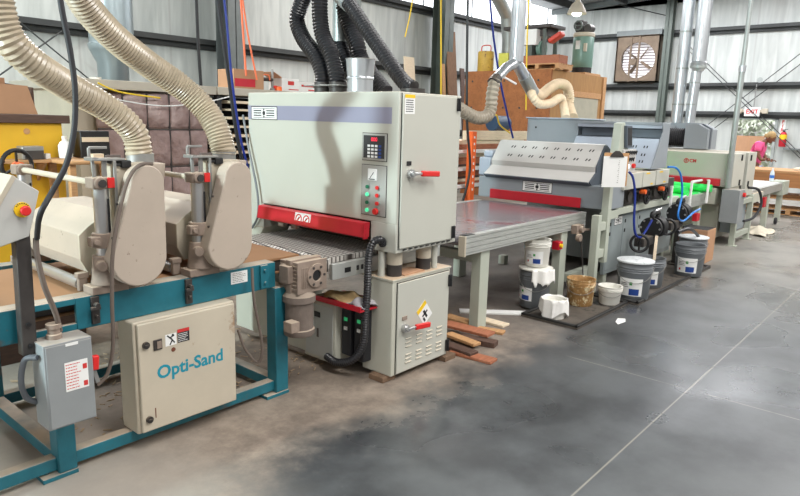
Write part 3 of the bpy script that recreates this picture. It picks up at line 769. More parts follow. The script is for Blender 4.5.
for r, v in enumerate((1.195, 1.148, 1.10, 1.053)):
    for c, u in enumerate((2.703, 2.622)):
        b = MB(); FX.disc(b, u, v, .017, .006, .012, 14); bz = b.build('button_bezel', M['chrome'], bp)
        if r == 3 and c == 1:
            b = MB(); FX.disc(b, u, v, .012, .012, .022, 12); FX.disc(b, u, v, .021, .022, .036, 16, .018); b.build('emergency_stop', M['red_plastic'], bp)
        else:
            b = MB(); FX.disc(b, u, v, .012, .012, .019, 12)
            b.build('push_button', M['red_plastic'] if c else (M['green_lit'] if r in (1, 3) else M['green_btn']), bp)
# red guard bar across the infeed
b = MB(); b.prism([(2.855, .98), (2.815, .975), (2.80, .89), (2.806, .884), (2.85, .888)], 'y', 2.683, 3.735); rb = b.build('guard_bar', M['red'], ws, .003)
b = MB(); b.box(2.795, 2.83, 2.676, 2.683, .88, .98); b.cyl((2.812, 2.676, .91), (2.812, 2.673, .91), .008, n=8); b.cyl((2.812, 2.676, .945), (2.812, 2.673, .945), .008, n=8); b.build('bar_end_plate', M['red'], rb)
T = Matrix.Rotation(0, 3, 'X')
FB = Face('x', 2.802)
b = MB(); b.prism([(2.8035, .893), (2.8015, .893), (2.8125, .972), (2.8145, .972)], 'y', 3.33, 3.175); ns = b.build('warning_plate', M['white'], rb)
for y in (3.29, 3.215):
    b = MB(); b.ring((2.807, y, .932), (-1, 0, .14), .024, .032, .002, 20); b.bar((2.8045, y+.02, .914), (2.8085, y-.02, .95), .002, .006)
    b.build('prohibition_sign', M['red_ink'], ns)
    b = MB(); b.bar((2.806, y+.008, .924), (2.808, y-.006, .942), .002, .012); b.build('pictogram', M['ink'], ns)
for y in (3.42, 3.56): MB().box(2.87, 2.90, y-.03, y+.03, .84, .875).build('pressure_shoe', M['cast'], ws, .003)
# hatch door on the near side
b = MB(); b.box(2.884, 3.42, YN-.012, YN-.001, .838, 1.745); d1 = b.build('hatch_door', SA, up, .004)
FD = Face('y', YN-.012)
b = MB()
for (u0, u1, v0, v1) in ((2.879, 2.884, .833, 1.75), (3.42, 3.424, .833, 1.75)): b.box(u0, u1, YN-.002, YN+.001, v0, v1)
b.build('door_seam', M['black'], up)
def hinge(F, u, v, parent):
    b = MB(); F.box(b, u-.017, u+.017, v-.04, v+.04, 0, .012); F.box(b, u-.004, u+.004, v-.042, v+.042, .012, .018)
    b.build('hinge', M['black'], parent, .003)
hinge(FD, 3.417, 1.70, up); hinge(FD, 3.415, .885, up)
def latch(F, u, v, parent, dx):
    b = MB(); F.disc(b, u, v, .026, 0, .025, 18); F.disc(b, u, v, .016, .025, .045, 14); l = b.build('latch', M['chrome'], parent)
    b = MB(); b.bar(F.pt(u, v, .04), F.pt(u+.075, v, .045), .014, .016); b.build('latch_arm', M['chrome'], l, .003)
    b = MB(); b.bar(F.pt(u+.06, v, .045), F.pt(u+dx, v-.008, .055), .022, .034); b.build('lever', M['red_plastic'], l, .006)
latch(FD, 2.955, 1.287, d1, .215)
b = MB(); FD.box(b, 2.925, 2.965, 1.335, 1.36, 0, .006); b.build('lock_slot', M['black'], d1, .002)
b = MB(); FD.box(b, 2.895, 2.985, 1.632, 1.742, 0, .0012); sk = b.build('warning_label', M['white'], d1)
b = MB(); FD.box(b, 2.895, 2.985, 1.722, 1.742, .0012, .002); b.build('yellow_band', M['yellow'], sk)
script_lines(FD, MB(), 2.905, 2.975, 1.64, 1.716, 6, .002, 8, .4).build('print', M['ink'], sk)
b = MB()
for k in range(9): FD.box(b, 2.92+k*.055, 2.95+k*.055, .826, .832, -.006, .001)
b.build('drip_slot', M['black'], up)
# lower cabinet
b = MB(); b.box(2.845, 3.42, YN, 2.72, .035, .64); lo = b.build('lower_cabinet', SD, ws, .006)
b = MB(); b.box(2.84, 3.43, YN-.004, 2.74, .64, .652); b.build('cabinet_top', SD, lo, .002)
b = MB(); b.box(2.885, 3.40, YN-.012, YN-.001, .045, .625); d2 = b.build('hatch_door', SA, lo, .004)
b = MB()
for (u0, u1, v0, v1) in ((2.880, 2.885, .04, .63), (3.40, 3.404, .04, .63), (2.88, 3.404, .625, .629)): b.box(u0, u1, YN-.002, YN+.001, v0, v1)
b.build('door_seam', M['black'], lo)
hinge(FD, 3.404, .56, lo); hinge(FD, 3.40, .11, lo)
latch(FD, 2.945, .335, d2, .19)
b = MB(); FD.box(b, 2.925, 2.97, .385, .41, 0, .006); b.build('lock_slot', M['cast'], d2, .002)
# diamond shaped sticker
Md = Matrix.Translation(FD.pt(3.145, .39)) @ Matrix.Rotation(math.radians(-38), 4, 'Y')
b = MB(); b.box(-.052, .052, -.0014, 0, -.066, .066, Md); sk = b.build('warning_sticker', M['white'], d2)
b = MB(); b.box(-.052, .052, -.0022, -.0014, .036, .066, Md); b.build('yellow_band', M['yellow'], sk)
b = MB(); b.box(-.008, .01, -.0022, -.0014, -.04, .02, Md); b.box(-.03, .03, -.0022, -.0014, -.012, 0, Md); b.box(-.036, -.02, -.0022, -.0014, -.05, -.02, Md); b.build('pictogram', M['ink'], sk)
for r in range(2):
    for c in range(4):
        b = MB()
        for k in range(3):
            u = 2.965+c*.105; v = .26-r*.105-k*.026
            b.prism([(YN-.012, v), (YN-.020, v-.003), (YN-.012, v-.010)], 'x', u, u+.055)
        b.build('louvre', SA, d2, smooth=0)
# jack posts between the two cabinets
b = MB(); b.cyl((2.875, 2.60, .652), (2.875, 2.60, .81), .022, n=18); b.build('guide_rod', M['sander'], ws)
for (x, y) in ((3.30, 2.52), (2.99, 3.8), (3.3, 3.8)): MB().cyl((x, y, .652), (x, y, .81), .02, n=18).build('guide_rod', M['sander'], ws)
for x in (2.95, 3.235):
    b = MB(); b.lathe([(.048, .652), (.048, .725)], (x, 2.56, 0), 22); jp = b.build('jack_post', M['dark_steel'], ws)
    b = MB(); b.lathe([(.05, .725), (.05, .81)], (x, 2.56, 0), 22); b.build('jack_sleeve', M['cream_clean'], jp)
MB().box(2.98, 3.18, 2.50, 2.62, .652, .66).build('sawdust_patch', mat('sawdust', S(176, 136, 106), .9, var=.2, bump=.4), lo)
# far lower cabinet and base rails
MB().box(2.9, 3.42, 3.72, 3.89, .035, .72).build('lower_cabinet', SD, ws, .006)
MB().box(2.91, 2.95, 2.72, 3.72, .03, .26).build('front_panel', SD, ws, .004)
MB().box(2.76, 2.80, 3.14, 3.95, .05, .46).build('base_panel', SD, ws, .004)
MB().box(3.05, 3.40, 2.72, 3.72, .03, .22).build('base_pan', M['dark_steel'], ws)
for (x, y) in ((2.80, 2.50), (3.36, 2.44)): MB().box(x, x+.12, y, y+.12, 0, .035).build('levelling_block', M['grimy_wood'], ws, .003)
for (x, y) in ((2.9, 3.74), (3.3, 3.74)): MB().box(x, x+.12, y, y+.12, 0, .035).build('levelling_block', M['wood'], ws, .003)
# feed table with its woven grip belt
mm, N, L, bb = node_mat('grip_belt')
tc = N.new('ShaderNodeTexCoord'); mp = N.new('ShaderNodeMapping'); mp.inputs['Rotation'].default_value = (0, 0, .12); mp.inputs['Scale'].default_value = (30, 30, 30); L.new(tc.outputs['Object'], mp.inputs[0])
ck = N.new('ShaderNodeTexVoronoi'); ck.voronoi_dimensions = '2D'; ck.distance = 'CHEBYCHEV'; ck.inputs['Scale'].default_value = 1; ck.inputs['Randomness'].default_value = 0; L.new(mp.outputs[0], ck.inputs[0])
mr = N.new('ShaderNodeMapRange'); mr.inputs[1].default_value = .3; mr.inputs[2].default_value = .46; L.new(ck.outputs['Distance'], mr.inputs[0])
mx = N.new('ShaderNodeMix'); mx.data_type = 'RGBA'; mx.inputs[6].default_value = S(206, 202, 196); mx.inputs[7].default_value = S(60, 54, 50); L.new(mr.outputs[0], mx.inputs[0]); L.new(mx.outputs[2], bb.inputs['Base Color'])
bb.inputs['Roughness'].default_value = .35
bp_ = N.new('ShaderNodeBump'); bp_.invert = True; bp_.inputs['Strength'].default_value = .8; bp_.inputs['Distance'].default_value = .01; L.new(mr.outputs[0], bp_.inputs['Height']); L.new(bp_.outputs[0], bb.inputs['Normal'])
b = MB(); b.box(2.60, 3.62, 2.76, 3.68, .748, .780); b.cyl((2.61, 2.762, .733), (2.61, 3.678, .733), .046, n=22); b.cyl((3.61, 2.762, .733), (3.61, 3.678, .733), .046, n=22)
b.build('grip_belt', mm, ws)
for y in (2.70, 3.70):
    b = MB(); b.box(2.56, 3.60, y, y+.03, .66, .755); t = b.build('table_side', M['alu'], ws, .003)
    for x in (2.66, 2.76, 2.80): 
        b = MB(); b.box(x, x+.05 if x < 2.7 else x+.02, y-.002, y, .69, .72); b.build('slot', M['black'], t)
MB().box(2.62, 3.58, 2.74, 3.70, .70, .745).build('table_bed', M['dark_steel'], ws)
# switch cabinet and drives under the feed table
b = MB(); b.box(2.72, 2.98, 2.84, 3.13, .05, .44); sc = b.build('switch_cabinet', M['sander_dusty'], ws, .005)
FS = Face('x', 2.72)
b = MB(); FS.box(b, 3.115, 2.86, .07, .42, 0, .004); b.build('cabinet_door', M['alu'], sc, .002)
b = MB(); FS.box(b, 3.03, 2.975, .335, .37, .004, .009); b.build('lock_plate', M['black'], sc, .002)
b = MB(); FS.box(b, 3.01, 2.99, .2, .26, .004, .0045); b.build('print', M['plate_grey'], sc)
for i, (y0, y1) in enumerate(((2.745, 2.825), (2.645, 2.735))):
    b = MB(); b.box(2.76+.02*i, 2.95, y0, y1, .12-.02*i, .445); dv = b.build('drive_unit', M['rubber'], ws, .008)
    Fv = Face('x', 2.76+.02*i); yc = (y0+y1)/2
    for z, m in ((.36, 'green_led'), (.30, 'white')):
        b = MB(); Fv.box(b, yc+.013, yc-.013, z-.011, z+.011, 0, .006); b.build('indicator', M[m], dv)
b = MB(); b.box(2.70, 2.97, 2.60, 3.02, .452, .462); b.box(2.695, 2.705, 2.60, 3.02, .452, .486); ty = b.build('parts_shelf', M['red'], ws, .002)
# dust outlets on the roof
for (x, y) in ((3.2, 3.485), (3.2, 3.335)):
    b = MB(); b.lathe([(.062, ZT), (.062, 1.80), (.068, 1.803), (.068, 1.815), (.062, 1.818), (.062, 1.84)], (x, y, 0), 22); b.build('hose_collar', M['dark_steel'], ws)
b = MB(); b.box(3.12, 3.28, 3.25, 3.60, 1.812, 1.82); b.build('collar_flange', M['steel'], ws, .002)
b = MB(); b.lathe([(.092, ZT), (.092, 1.77), (.086, 1.775), (.086, 1.85), (.092, 1.855), (.092, 1.865), (.089, 1.87), (.098, 1.98), (.103, 1.985)], (3.2, 3.12, 0), 28, cap=False); b.build('galvanised_outlet', M['galv'], ws)
b = MB(); b.lathe([(.075, ZT), (.075, 1.79)], (3.2, 2.66, 0), 22); b.build('hose_collar', M['dark_steel'], ws)
# black corrugated hoses and the pipe they leave from
def bh(pts, r, label):
    o = MB().hose(pts, r, .022, .13, 18).build('dust_hose', M['hose_black']); tag(o, label, 'hose', 'black dust hoses over the sander')
P_ = lambda l, X=3.2: [at(x, y, X=X) for x, y in l]
bh([(3.2, 3.485, 1.835)]+P_([(322, 72), (316, 56), (303, 38), (297, 20), (302, 2), (312, -18)]), .058, 'black corrugated hose leftmost on the sander roof, curving left')
bh([(3.2, 3.335, 1.835)]+P_([(336, 74), (331, 54), (323, 36), (320, 15), (320, -15)]), .058, 'black corrugated hose rising from the second roof collar of the sander')
bh([(3.2, 2.66, 1.79)]+P_([(402, 80), (380, 49), (359, 18), (348, 2)]), .050, 'straight black corrugated hose slanting from roof corner to the duct')
bh([(3.45, 3.12, 1.78)]+P_([(362, 62), (357, 45), (350, 28), (343, 5)], 3.45), .062, 'black corrugated hose standing behind the short galvanised outlet')
bh([(3.45, 3.30, 1.78)]+P_([(349, 72), (345, 58), (340, 42)], 3.45), .055, 'short black corrugated hose under the end of the grey pipe')
b = MB(); a0 = at(340, 42, X=3.45); b.cyl(a0, a0+V((0, 0, .6)), .055, n=22); b.cyl(a0+V((0, 0, .0)), a0+V((0, 0, .02)), .058, n=22)
b.cyl(a0+V((0, 0, .32)), at(352, 4, X=3.3), .06, .068, n=20)
o = b.build('duct_pipe', M['galv_dull']); tag(o, 'grey vertical extraction pipe with side branch above the black hoses', 'duct')
# corrugated hose down the near corner
b = MB().hose([(2.85, 2.57, .86), (2.82, 2.56, .89), (2.78, 2.585, .875), (2.76, 2.60, .78), (2.755, 2.60, .6), (2.752, 2.61, .42), (2.745, 2.62, .24), (2.72, 2.68, .13), (2.70, 2.80, .085), (2.70, 2.9, .10)], .025, .016, .16, 14)
b.build('cable_conduit', M['hose_black'], ws)
b = MB(); b.tube(catmull([at(243, 115, X=2.84), at(249, 150, X=2.83), at(257, 190, X=2.83), at(258, 215, X=2.83), at(252, 228, X=2.84)], 8), .008, 8); b.build('thin_hose', M['pail'], ws)
# cloth and gloves left on the red shelf
b = MB()
r = random.Random(5); pts = []
def heap(name, c, rx, ry, h, m, label, cat, seed):
    rr = random.Random(seed); b = MB(); n = 14; rows = []
    for i in range(n):
        for j in range(n):
            u, v = i/(n-1)*2-1, j/(n-1)*2-1
            z = h*max(0, 1-(u*u+v*v)*.55)*(.6+.55*math.sin(3*u+seed)*math.cos(4*v+seed*2))+rr.uniform(0, h*.14)
            rows.append((c[0]+rx*u*(1+.12*math.sin(5*v+seed)), c[1]+ry*v*(1+.14*math.cos(4*u+seed)), c[2]+max(z, .001)+.001))
    f = [(i*n+j, i*n+j+1, (i+1)*n+j+1, (i+1)*n+j) for i in range(n-1) for j in range(n-1)]
    b._faces([V(p) for p in rows], f)
    o = b.build(name, m, smooth=60); so = o.modifiers.new('thick', 'SOLIDIFY'); so.thickness = .006; so.offset = 1
    tag(o, label, cat); return o
heap('work_glove', (2.82, 2.86, .462), .09, .13, .05, mat('tan_leather', S(206, 176, 128), .8, var=.15), 'crumpled tan leather glove on the red shelf under the feed table', 'glove', 1)
heap('cleaning_rag', (2.79, 2.68, .462), .07, .075, .05, mat('grey_rag', S(176, 172, 176), .9, var=.25, scale=14), 'crumpled grey rag beside the tan glove on the red shelf', 'rag', 3)
# ================================================================== outfeed belt conveyor
AL, PG, BG = M['alu'], M['pale_green'], M['blue_grey']
bc = thing('belt_conveyor', 'stained grey belt conveyor with ribbed aluminium sides between the two machines', 'conveyor', (4.85, 3.3, 0))
def profile_rail(name, x0, x1, y, z0, z1, parent, rows=4, d=.05):
    """extruded aluminium side with long grooves on its near face"""
    pts = []; h = (z1-z0)/rows
    for i in range(rows):
        a = z0+i*h
        pts += [(y, a+.004), (y, a+h*.42), (y+.008, a+h*.46), (y+.008, a+h*.58), (y, a+h*.62), (y, a+h*.96), (y+.003, a+h)]
    poly = pts+[(y+d, z1), (y+d, z0)]
    b = MB(); b.prism(poly, 'x', x0, x1); return b.build(name, AL, parent, smooth=20)
profile_rail('side_rail', 3.86, 5.86, 2.66, .625, .775, bc)
b = MB(); b.box(3.86, 5.86, 3.86, 3.91, .625, .775); b.build('side_rail', AL, bc, .003)
bm_ = mat('stained_grey_belt', S(126, 122, 126), .2, var=.22, scale=2.5, wear=S(126, 58, 70), wamt=.49, wscale=2.4)
b = MB(); b.box(3.88, 5.9, 2.715, 3.855, .752, .770); b.cyl((3.885, 2.716, .73), (3.885, 3.854, .73), .038, n=20); b.cyl((5.9, 2.716, .73), (5.9, 3.854, .73), .038, n=20)
b.build('belt', bm_, bc)
MB().box(3.84, 3.859, 2.655, 2.715, .62, .772).build('rail_end', M['cream_clean'], bc, .003)
MB().box(3.86, 3.98, 2.665, 2.72, .7752, .779).build('rail_cover', M['black'], bc)
for x in (4.10, 5.42):
    MB().box(x, x+.12, 2.68, 2.765, 0, .625).build('leg', PG, bc, .004)
    MB().box(x, x+.12, 3.80, 3.885, 0, .625).build('leg', PG, bc, .004)
    MB().box(x+.03, x+.09, 2.765, 3.80, .52, .60).build('cross_member', PG, bc, .003)
b = MB(); b.box(5.34, 5.42, 2.66, 2.73, .47, .545); eb = b.build('emergency_stop_box', M['red'], bc, .005)
b = MB(); b.cyl((5.37, 2.66, .51), (5.37, 2.64, .51), .018, n=12); b.build('button', M['yellow'], eb)
# tension drive at the delivery end
b = MB(); b.box(5.56, 5.70, 2.60, 2.66, .60, .68); b.cyl((5.63, 2.60, .64), (5.63, 2.57, .64), .03, n=14); b.bar((5.63, 2.6, .64), (5.74, 2.56, .63), .02, .02)
b.cyl((5.57, 2.6, .57), (5.57, 2.56, .57), .035, n=14); b.build('belt_tensioner', M['cast'], bc, .003)
MB().tube([(5.62, 2.585, .60), (5.63, 2.57, .45), (5.66, 2.55, .2)], .006, 8).build('drain_rod', M['dark_steel'], bc)

# ================================================================== roller coating machine with two hoods
rc = thing('roller_coating_machine', 'blue grey roller coating machine with two slotted hoods and red bar', 'coating machine', (6.9, 3.2, 0))
XH = 5.95
b = MB(); b.box(XH, 6.35, 2.50, 3.97, .80, 1.02); hd = b.build('front_header', BG, rc, .005)
b = MB(); b.box(5.932, XH-.001, 2.765, 3.81, .795, .895); b.build('guard_bar', M['red'], rc, .005)
FH = Face('x', XH)
plate(FH, 3.42, 3.09, .912, 1.008, hd)
hood_prof = [(5.96, 1.02), (5.90, 1.055), (6.045, 1.145), (6.035, 1.195), (6.20, 1.405), (6.24, 1.412), (6.55, 1.26), (6.55, 1.03)]
b = MB(); b.prism(hood_prof, 'y', 2.69, 3.88); h1 = b.build('hood', M['hood'], rc, .002, smooth=10)
b = MB(); b.prism([(x+.0, z) for x, z in hood_prof[:1]]+[(5.912, 1.053), (6.05, 1.143), (6.042, 1.193), (6.205, 1.40), (6.24, 1.405), (6.54, 1.25), (6.54, 1.03)], 'y', 2.675, 2.689); b.build('hood_end', M['blue_grey_d'], h1)
b = MB(); b.prism([(5.96, 1.019), (5.898, 1.054), (5.896, 1.046), (5.958, 1.008)], 'y', 2.69, 3.88); b.build('hood_lip', M['blue_grey_d'], h1)
sl = V((.165, 0, .21)).normalized()
for row, t in enumerate((.72, .30)):
    for k in range(8):
        y = 3.68-k*.127-row*.0
        b = MB(); p = V((6.035, y, 1.195))+V((.165, 0, .21))*t; nrm = V((-.21, 0, .165)).normalized()
        for s in (-1, 1):
            c = p+V((0, s*.016, 0))+nrm*.0005
            b.bar(c-sl*.014+V((0, .006, 0)), c+sl*.014-V((0, .006, 0)), .013, .001, nrm)
        b.build('vent_slot', M['black'], h1, smooth=0)
# left end boxes of the front unit
b = MB(); b.box(6.05, 6.4, 3.90, 4.05, 1.02, 1.22); b.build('end_housing', M['blue_grey_l'], rc, .015)
b = MB(); b.box(6.1, 6.35, 3.91, 4.03, 1.22, 1.29); b.build('end_cap', M['blue_grey_l'], rc, .02)
# second, taller hood
hp2 = [(6.93, 1.16), (7.13, 1.465), (7.28, 1.475), (7.28, 1.575), (7.15, 1.575), (7.15, 1.615), (7.36, 1.62), (7.36, 1.16)]
b = MB(); b.prism(hp2, 'y', 2.475, 3.44); h2 = b.build('hood', M['hood_blue'], rc, .003, smooth=20)
b = MB(); b.box(7.24, 7.279, 2.50, 3.42, 1.478, 1.573); b.build('hood_slot', M['blue_grey_d'], h2)
b = MB(); b.box(7.14, 7.38, 2.465, 3.45, 1.612, 1.642); b.build('hood_rim', M['blue_grey'], h2, .004)
b = MB(); b.prism([(6.92, 1.155), (7.17, 1.545), (7.14, 1.63), (7.37, 1.64), (7.37, 1.155)], 'y', 2.463, 2.475); b.build('hood_end', M['blue_grey'], h2, .003)
sl2 = V((.20, 0, .305)).normalized(); n2 = V((-.305, 0, .20)).normalized()
for row, t in enumerate((.72, .45, .22)):
    for k in range(2):
        p = V((6.93, 2.72-k*.12, 1.16))+V((.20, 0, .305))*t+n2*.0006
        b = MB()
        for s in (-1, 1):
            c = p+V((0, s*.016, 0)); b.bar(c-sl2*.015, c+sl2*.015, .013, .001, n2)
        b.build('vent_slot', M['black'], h2, smooth=0)
# tall cabinet at the back
b = MB(); b.box(7.2, 7.9, 3.455, 4.13, .75, 1.655); cb = b.build('back_cabinet', BG, rc, .005)
b = MB(); b.cyl((7.2, 4.01, 1.55), (7.195, 4.01, 1.55), .012, n=10); b.build('lock', M['black'], cb)
b = MB(); b.box(7.18, 7.92, 3.44, 4.15, 1.655, 1.67); b.build('cabinet_lid', M['blue_grey_l'], cb, .003)
b = MB(); b.box(6.36, 7.3, 2.75, 3.9, 1.0, 1.12); b.build('roller_cover', M['blue_grey_d'], rc, .01)
# body below the rollers
b = MB(); b.box(6.9, 8.2, 2.60, 3.9, .10, .71); b.box(6.24, 6.9, 2.60, 2.64, .10, .71); bd = b.build('base_cabinet', M['base_grey'], rc, .005)
FB2 = Face('y', 2.60)
for u0, u1 in ((6.26, 6.62), (6.64, 7.02), (7.04, 7.5), (7.52, 8.16)):
    b = MB(); FB2.box(b, u0, u1, .14, .69, 0, .006); dr = b.build('side_door', M['base_grey'], bd, .003)
    for v in (.6, .5):
        b = MB(); FB2.box(b, u0+.03, u0+.05, v, v+.035, .006, .012); b.build('catch', M['black'], dr)
plate(Face('y', 2.594), 6.40, 6.58, .60, .68, bd, seed=3)
MB().box(6.2, 8.2, 2.55, 2.60, .71, .775).build('side_rail', PG, rc, .004)
b = MB(); b.box(6.3, 8.15, 2.61, 2.9, .775, 1.0); b.build('roller_frame', M['dark_steel'], rc, .004)
for x in (6.62, 6.98, 7.36, 7.74):
    b = MB(); b.lathe([(.05, 0), (.085, .004), (.085, .03), (.06, .035), (.06, .06)], (0, 0, 0), 20, cap=True)
    b.bm.transform(Matrix.Translation((x, 2.60, .88)) @ Matrix.Rotation(PI/2, 4, 'X')); w = b.build('bearing_cap', M['dark_steel'], rc)
for x in (6.98, 7.55):
    b = MB(); b.torus((x, 2.50, .86), (0, 1, 0), .075, .012, 26, 8); b.bar((x-.075, 2.5, .86), (x+.075, 2.5, .86), .014, .014); b.bar((x, 2.5, .79), (x, 2.5, .93), .014, .014); b.cyl((x, 2.48, .86), (x, 2.6, .86), .014, n=10)
    b.build('handwheel', M['black'], rc)
for x in (6.86, 7.4):
    b = MB(); b.cyl((x, 2.60, .92), (x, 2.50, .92), .012, n=10); k = b.build('knob_shaft', M['chrome'], rc)
    b = MB(); b.cyl((x, 2.53, .92), (x, 2.47, .92), .028, .024, 12); b.build('orange_knob', M['orange'], k)
# operating boxes on the near side
for x0, x1 in ((6.25, 6.72), (6.74, 7.1), (7.13, 7.52)):
    b = MB(); b.box(x0, x1, 2.47, 2.64, .975, 1.135); o = b.build('junction_box', M['sander'], rc, .005)
    Fj = Face('y', 2.47)
    if x0 > 6.3:
        for u, v, w in ((x0+.08, 1.115, .10), (x0+.22, 1.0, .07)):
            b = MB(); Fj.box(b, u, u+w, v-.008, v+.008, 0, .001); b.build('yellow_label', M['yellow'], o)
# console with screen
b = MB(); b.prism([(6.14, 1.137), (6.14, 1.30), (6.18, 1.62), (6.26, 1.63), (6.40, 1.36), (6.5, 1.36), (6.5, 1.137)], 'y', 2.52, 2.60); co = b.build('operator_console', PG, rc, .004)
Fo = Face('y', 2.52)
b = MB(); b.prism([(6.235, 1.60), (6.37, 1.60), (6.42, 1.385), (6.28, 1.385)], 'y', 2.49, 2.53); sc2 = b.build('screen_housing', M['blue_grey_d'], co, .004)
b = MB(); b.prism([(6.26, 1.58), (6.36, 1.58), (6.395, 1.41), (6.30, 1.41)], 'y', 2.487, 2.4895); b.build('screen', M['ink'], sc2)
b = MB(); b.box(6.24, 6.56, 2.50, 2.54, 1.14, 1.37); pn = b.build('button_panel', M['hood'], co, .004)
Fo = Face('y', 2.50)
for v, n in ((1.34, 5), (1.275, 4)):
    for k in range(n):
        b = MB(); Fo.disc(b, 6.29+k*.055, v, .014, 0, .02, 8); b.bar(Fo.pt(6.28+k*.055, v-.02, .022), Fo.pt(6.30+k*.055, v+.015, .022), .008, .012); b.build('selector_knob', M['black'], pn)
b = MB(); Fo.disc(b, 6.37, 1.205, .02, 0, .015, 14); b.build('white_lamp', mat('lit_white_lamp', S(230, 240, 255), .3, emit=1), pn)
b = MB(); Fo.disc(b, 6.49, 1.205, .024, 0, .025, 14); b.build('emergency_stop', M['red_plastic'], pn)
# open front frame in pale green posts
for x in (5.70, 5.90): MB().box(x, x+.07, 2.46, 2.53, .30 if x > 5.8 else 0, .775 if x < 5.8 else 1.10).build('frame_post', PG, rc, .004)
for z in (.62, .36): MB().box(5.785, 5.90, 2.47, 2.53, z, z+.08).build('frame_rail', PG, rc, .003)
MB().box(5.68, 6.2, 2.70, 2.78, .10, .18).build('frame_rail', PG, rc, .003)
MB().box(5.935, 6.25, 2.50, 2.56, .70, .78).build('frame_rail', PG, rc, .003)
for x in (6.3, 8.0):
    for y in (2.62, 3.8): MB().box(x, x+.08, y, y+.08, 0, .1).build('foot', PG, rc, .003)
# clipboard
cp = thing('clipboard', 'clipboard with white paper fixed on the pale green post', 'clipboard', at(613.5, 186, Y=2.38), -.70)
Lq = dict(local=True)
b = MB(); b.box(-.115, .125, -.004, .004, .0, .30); b.build('board', M['wood'], cp, .002, **Lq)
b = MB(); b.box(-.122, .105, -.012, -.005, -.01, .27); pp_ = b.build('paper', M['white'], cp, **Lq)
b = MB()
for k in range(12): b.box(.02+.004*(k % 3), .035, -.0126, -.012, .03+k*.018, .034+k*.018)
b.build('print', M['plate_grey'], pp_, **Lq)
b = MB(); b.prism([(-.07, .262), (.07, .262), (.05, .295), (.02, .32), (-.02, .32), (-.05, .295)], 'y', -.022, -.012); b.build('clip', M['dark_steel'], cp, .003, **Lq)

# ------------------------------------------------------------------ floor mats, pails, pumps
def mat_tray(x0, x1, y0, y1, label):
    t = thing('drip_mat', label, 'mat', ((x0+x1)/2, (y0+y1)/2, 0))
    MB().box(x0, x1, y0, y1, .002, .016).build('mat', M['tray'], t)
    for a in ((x0, x1, y0, y0+.03), (x0, x1, y1-.03, y1), (x0, x0+.03, y0, y1), (x1-.03, x1, y0, y1)):
        MB().box(*a, .016, .036).build('raised_rim', M['mat_rim'], t, .006)
    return t
mat_tray(4.66, 5.70, 2.11, 2.62, 'dirty black drip mat with raised rim nearest the wood offcuts')
mat_tray(5.73, 7.95, 2.03, 2.47, 'long black drip mat under the pails beside the coating machine')
def pail(x, y, z, r, h, m, label, group=None, lid=None, label_art=True, taper=.9, rz=0, labelz=(.12, .6), bail=True, inner=None, spec=0):
    t = thing('pail', label, 'pail', (x, y, z), 0, group)
    R_ = lambda u: r*(taper+(1-taper)*u)
    pr = [(R_(0)*.96, 0), (R_(0), .006), (R_(.72), h*.72)]
    for u in (.74, .80, .86): pr += [(R_(u)+.002, h*u), (R_(u)+.008, h*(u+.012)), (R_(u)+.002, h*(u+.03))]
    pr += [(R_(1), h*.985), (R_(1)+.006, h), (R_(1)-.008, h), (R_(1)-.012, h*.97), (R_(.3)-.012, h*.4 if inner is None else h*.85)]
    b = MB(); b.lathe(pr, (x, y, z), 28); b.build('body', m, t, smooth=50)
    if label_art:
        a0 = math.atan2(-y, -x)+rz; b = MB()      # printed wrap on the side that faces the aisle
        z0, z1 = z+h*labelz[0], z+h*labelz[1]
        def wrap(name, mt, a_, b__, za, zb, off, parent):
            mb = MB(); n = 10; vs = []
            for i in range(n+1):
                a = a_+(b__-a_)*i/n
                for zz in (za, zb):
                    rr = R_((zz-z)/h)+off; vs.append(V((x+rr*math.cos(a), y+rr*math.sin(a), zz)))
            mb._faces(vs, [(2*i, 2*i+1, 2*i+3, 2*i+2) for i in range(n)]); return mb.build(name, mt, parent)
        lb = wrap('label', M['white'], a0-.75, a0+.75, z0, z1, .002, t); H = z1-z0
        wrap('blue_panel', M['blue_ink'], a0-.05, a0+.55, z0+.06*H, z0+.42*H, .0035, lb)
        wrap('green_mark', M['green_ink'], a0-.05, a0+.12, z0+.62*H, z0+.80*H, .0035, lb)
        wrap('red_mark', M['red_ink'], a0-.55, a0-.42, z0+.15*H, z0+.3*H, .0035, lb)
        for k in range(3): wrap('print', M['plate_grey'], a0-.6, a0-.1-.06*k, z0+(.5+.1*k)*H, z0+(.53+.1*k)*H, .0035, lb)
    if bail:
        b = MB(); n = 14; pts = []
        a1 = math.atan2(-y, -x)
        for i in range(n+1):
            a = a1-PI/2+PI*i/n; dz = -math.sin(PI*i/n)*h*.38
            rr = R_(.8)+.012; pts.append((x+rr*math.cos(a), y+rr*math.sin(a), z+h*.86+dz))
        b.tube(pts, .0028, 6); b.build('bail_handle', M['steel'], t)
    if lid: 
        b = MB(); b.lathe([(r+.004, z+h), (r+.014, z+h+.003), (r+.014, z+h+.016), (r-.01, z+h+.018), (r-.02, z+h+.024), (.02, z+h+.03)], (x, y, 0), 28); b.build('lid', lid, t, smooth=50)
    return t
TZ = .0165
pail(4.985, 2.685, TZ, .135, .335, M['pail'], 'grey pail carrying a lacquer covered white pail on top', lid=M['pail_white'], labelz=(.2, .55), rz=-.9)
pail(4.98, 2.68, TZ+.367, .112, .235, M['pail_white'], 'white pail under lacquer drips, stacked on a grey pail', bail=False, rz=-.25)
def drip(path, w, t0, label, name):
    pass
def sheet(name, pts2, th, m, label, cat):
    b = MB(); b.prism(pts2, 'y', 0, th); o = b.build(name, m, smooth=0); tag(o, label, cat); return o
